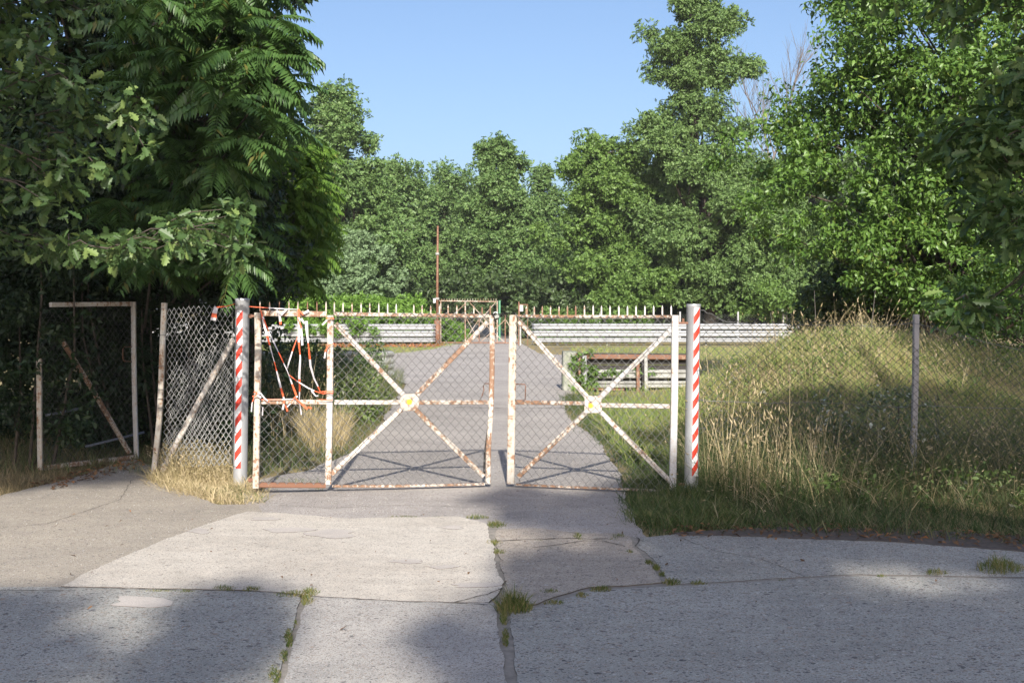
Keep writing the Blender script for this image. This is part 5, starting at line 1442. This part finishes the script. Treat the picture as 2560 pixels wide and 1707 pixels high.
# left side behind the gate
lpoly = [g(640, 1190), g(800, 1165), g(900, 1115), g(955, 1050), g(1010, 965), (-2.9, 30), (-7, 30), (-7, 11.4), (-2.5, 11.3)]
blades('verge_grass', scatter(lpoly, 30000), 0.2, G_MIX, 0.006, 0.6, 0.8, label='grass left of the driveway behind the gate', cat='grass')
blades('tall_grass', scatter([(-2.4, 14.6), (-2.15, 17.5), (-2.6, 24), (-6, 25), (-6.5, 14.6)], 16000), 0.85, G_MIX, 0.006, 0.5, 0.9, label='tall rank grass left of the driveway behind the gate', cat='grass')
blades('dry_stalks', scatter([(-2.5, 13.8), (-2.3, 18), (-5.0, 18), (-4.4, 13.6)], 900), 1.0, G_DRY, 0.005, 0.4, 0.7, head=0.04, label='dry stalks among the tall grass behind the left gate leaf', cat='grass')
blades('straw_tuft', scatter([(-2.35, 13.2), (-2.0, 13.6), (-2.2, 14.8), (-2.75, 14.4)], 2600), 0.5, G_DRY, 0.005, 0.5, 0.6, label='pale straw tuft seen through the left gate leaf', cat='grass')
lying('nettle_clump', 'dark green weed clump at the driveway edge seen through the left gate leaf', 'weeds', -2.9, -2.05, 17.2, 2.6, 0.05, 0.75, 70, 0.14, 60, 0.07, OVAL, L_WEED)
lying('nettle_clump', 'tall weeds in front of the weathered barrier stub', 'weeds', -4.4, -2.5, 20.5, 3.0, 0.05, 1.05, 90, 0.18, 60, 0.08, OVAL, L_OAK)
# left tuft round the pole and the panel
tuft = [g(372, 1200), g(400, 1215), g(470, 1240), g(560, 1252), g(650, 1262), g(655, 1240), g(632, 1222), g(600, 1205), g(420, 1165)]
blades('straw_tuft', scatter(tuft, 6500) + RNG.normal(size=(6500, 2)) * 0.05, 0.17, G_DRY, 0.005, 1.2, 0.9, label='flattened straw-yellow grass round the foot of the left striped pole', cat='grass')
blades('straw_tuft', scatter([g(400, 1185), g(430, 1208), g(590, 1215), g(590, 1195), g(420, 1165)], 1300), 0.36, G_DRY, 0.0045, 0.5, 0.8, head=0.02, label='upright straw at the foot of the narrow fence panel', cat='grass')
blades('fresh_grass', scatter([g(470, 1225), g(560, 1240), g(650, 1258), g(655, 1242), g(560, 1215)], 1500), 0.12, G_GREEN, 0.005, 0.8, 0.8, label='green blades in the straw round the left striped pole', cat='grass')
blades('dark_grass', scatter([(-7, 10.6), g(0, 1240), g(160, 1200), g(330, 1148), g(372, 1160), (-3.2, 13.4), (-7, 13.4)], 4200), 0.16, G_DIM, 0.005, 0.8, 0.9, label='rough dry grass round the crooked wicket gate', cat='grass')
blades('straw_tuft', scatter([g(-60, 1262), g(0, 1245), g(120, 1212), g(335, 1150), g(330, 1140), g(100, 1180), g(-60, 1215)], 1500), 0.09, G_DIM, 0.005, 0.95, 0.9, label='straw litter along the edge of the forecourt on the left', cat='grass')
blades('gate_grass', scatter([g(640, 1232), g(640, 1195), g(800, 1190), g(810, 1228)], 900), 0.07, G_GREEN, 0.005, 0.7, 0.8, label='low grass under the narrow side panel of the left gate leaf', cat='grass')
# joint tufts
spots = [(1285, 1528, 46, 14, 420, .16), (1260, 1550, 9, 18, 130, .04), (1264, 1598, 9, 24, 190, .04), (740, 1492, 60, 7, 300, .035), (775, 1488, 22, 10, 200, .05), (768, 1508, 16, 12, 170, .045),
         (560, 1478, 30, 5, 160, .05), (630, 1480, 30, 5, 170, .045), (390, 1482, 50, 3, 170, .018), (465, 1484, 22, 3, 60, .018), (1010, 1295, 40, 3, 110, .03), (1090, 1297, 25, 2, 40, .02), (1195, 1297, 30, 3, 110, .045), (1242, 1316, 24, 6, 170, .06),
         (1236, 1360, 22, 7, 180, .05), (1246, 1385, 22, 4, 90, .03), (1444, 1344, 10, 7, 90, .06), (1545, 1345, 16, 4, 60, .04), (1575, 1384, 9, 3, 40, .03), (1622, 1412, 10, 5, 90, .04), (1640, 1424, 10, 6, 120, .045), (1655, 1440, 8, 4, 60, .04),
         (1680, 1461, 24, 6, 120, .055), (1745, 1462, 22, 4, 80, .035), (1955, 1454, 14, 3, 60, .03), (2205, 1445, 16, 3, 60, .03), (2340, 1436, 30, 6, 120, .05), (2500, 1425, 60, 16, 420, .11),
         (1455, 1493, 16, 6, 110, .04), (1500, 1480, 28, 5, 170, .045), (1385, 1512, 26, 5, 130, .025), (1375, 1484, 26, 4, 60, .03),
         (722, 1600, 11, 24, 230, .035), (708, 1645, 11, 18, 150, .035), (686, 1690, 16, 24, 260, .035), (738, 1560, 6, 12, 50, .02), (1450, 1352, 8, 3, 30, .02), (1280, 1360, 20, 2, 30, .015), (1340, 1354, 20, 2, 36, .015), (1370, 1372, 10, 2, 26, .015), (1290, 1370, 8, 3, 30, .02), (1530, 1352, 14, 2, 30, .02)]
qs = []; hs = []
for x, y, rx, ry, k, h_ in spots:
    for _ in range(k):
        a = random.random() * 6.283; r_ = random.random() ** .6
        p = G(x + rx * r_ * math.cos(a), y + ry * r_ * math.sin(a)); qs.append((p.x, p.y)); hs.append(h_ * random.uniform(.4, 1.15) * (1.25 - .7 * r_))
blades('joint_grass', np.array(qs), np.array(hs) + 0.012, m_grass('joint_grass_blades', [(0.1, (0.05, 0.08, 0.018)), (0.5, (0.1, 0.14, 0.03)), (0.8, (0.26, 0.22, 0.09))]), 0.0035, 0.7, zadd=0.045, label='small tufts of grass growing in the joints of the concrete', cat='grass')
# weeds with whitish leaves in the shade of the right fence
lying('wormwood_clump', 'weed clump with small whitish leaves below the sagging fence', 'weeds', 3.0, 4.2, 11.2, 0.9, 0.15, 0.85, 34, 0.14, 34, 0.055, OVAL, m_leaf('whitish_weed_leaves', (0.09, 0.13, 0.05), (0.16, 0.2, 0.09), (0.55, 0.58, 0.5), 0.15, p3=0.86))
for i, (x, y, lab) in enumerate(((3.9, 16.4, 'thin dead stalk leaning over the mound crest, left of the others'), (4.55, 16.8, 'thin upright dead stalk behind the mound crest'), (5.3, 16.6, 'tall brown dock stalk on the right of the mound crest'))):
    b = MB(); z_ = float(hz(x, y)); b.tube([Vector((x, y, z_)), Vector((x - .05 + .05 * i, y, z_ + .4)), Vector((x - .12 + .1 * i, y, z_ + .75))], [.005, .004, .002], 0, 5)
    tag(b.build('dead_stalk', M_BARKG, None, (x, y, z_)), lab, 'plant')
# loose gravel
OCT = [([(1, 0, 0), (-1, 0, 0), (0, .8, 0), (0, -.9, 0), (.1, 0, .6), (0, .1, -.5)], [(0, 2, 4), (2, 1, 4), (1, 3, 4), (3, 0, 4), (2, 0, 5), (1, 2, 5), (3, 1, 5), (0, 3, 5)])]
def gravel(poly, n_, s, z, label):
    q = scatter(poly, n_)
    pos = np.stack([q[:, 0], q[:, 1], np.full(n_, z)], -1)
    o = foliage('gravel', pos, np.array([0, 0, 1.0]) + .3 * RNG.normal(size=(n_, 3)), RNG.normal(size=(n_, 3)), s * (.3 + RNG.random(n_) ** 3), OCT, M_GRAV)
    tag(o, label, 'gravel', kind='stuff')
M_GRAV = m_grass('gravel_stones', [(0.1, (0.16, 0.15, 0.14)), (0.5, (0.36, 0.33, 0.3)), (0.9, (0.6, 0.57, 0.52))])
gravel([g(640, 1225), g(1560, 1225), g(1590, 1320), g(1250, 1318), g(1200, 1292), g(640, 1280)], 2600, 0.007, 0.002, 'fine loose gravel on the asphalt in front of the gate')
gravel([g(900, 1130), g(1500, 1125), g(1560, 1215), g(660, 1215)], 1800, 0.009, 0.002, 'fine loose gravel on the asphalt just behind the gate')
gravel([g(60, 1470), g(-100, 1300), g(330, 1150), g(600, 1260), g(500, 1340), g(200, 1450)], 2200, 0.006, 0.006, 'scattered grit on the left forecourt')
gravel([g(1400, 1345), g(1700, 1330), g(2500, 1380), g(2500, 1440), g(1700, 1462)], 1500, 0.006, 0.011, 'scattered grit on the apron beside the right verge')
# leaf litter
def litter(name, poly, n_, s, mt, label, z=0.02):
    q = scatter(poly, n_)
    pos = np.stack([q[:, 0], q[:, 1], hz(q[:, 0], q[:, 1]) + z + .015 * RNG.random(n_)], -1)
    nr = np.array([0, 0, 1.0]) + .4 * RNG.normal(size=(n_, 3)); tn = RNG.normal(size=(n_, 3))
    tag(foliage(name, pos, nr, tn, s * (.5 + RNG.random(n_)), OAKT + OVAL, mt), label, 'leaf litter', kind='stuff')
M_SOIL = m_simple('dark_leaf_mould', (0.13, 0.105, 0.085), 0.95, 0, 0.4, 25)
sheet('verge_edge', [(1680, 1335), (1900, 1322), (2200, 1322), (2700, 1352), (3100, 1410), (2750, 1404), (2560, 1384), (2300, 1361), (2000, 1349), (1800, 1341), (1700, 1341)], 0.0125, M_SOIL, 0.04, 0.05, 0.02)
litter('leaf_litter', [g(1640, 1345), g(1700, 1322), g(2200, 1315), g(2620, 1350), g(2620, 1384), g(2300, 1361), g(2000, 1352)], 380, 0.045, L_LITTER, 'brown fallen leaves along the edge of the right verge', 0.05)
litter('leaf_litter', [g(60, 1215), g(330, 1150), g(372, 1165), g(150, 1225)], 260, 0.05, L_LITTER, 'brown fallen leaves on the edge of the left forecourt', 0.045)
litter('leaf_litter', [g(100, 1660), g(20, 1300), g(600, 1270), g(1500, 1290), g(2400, 1420), g(2400, 1660)], 60, 0.028, L_LITTER, 'few scattered leaf scraps on the concrete', 0.052)
litter('leaf_litter', [(-9, 50), (-3.6, 50), (-3.2, 53.6), (-9, 53.6)], 1500, 0.12, m_grass('reddish_litter', [(0.1, (0.35, 0.14, 0.06)), (0.8, (0.5, 0.22, 0.1))]), 'reddish litter below the left crash barrier', 0.05)
# ================================================================== thin summer haze
hm = bpy.data.materials.new('thin_air'); hm.use_nodes = True
hn = hm.node_tree; hn.nodes.clear()
ho = hn.nodes.new('ShaderNodeOutputMaterial'); hv = hn.nodes.new('ShaderNodeVolumePrincipled')
hv.inputs['Density'].default_value = 0.0003; hv.inputs['Color'].default_value = (0.95, 0.97, 1.0, 1)
hn.links.new(hv.outputs[0], ho.inputs['Volume'])
b = MB(); b.box((0, 45, 14), (150, 150, 31))
tag(b.build('haze', hm), 'faint pale haze over the far trees', kind='stuff')
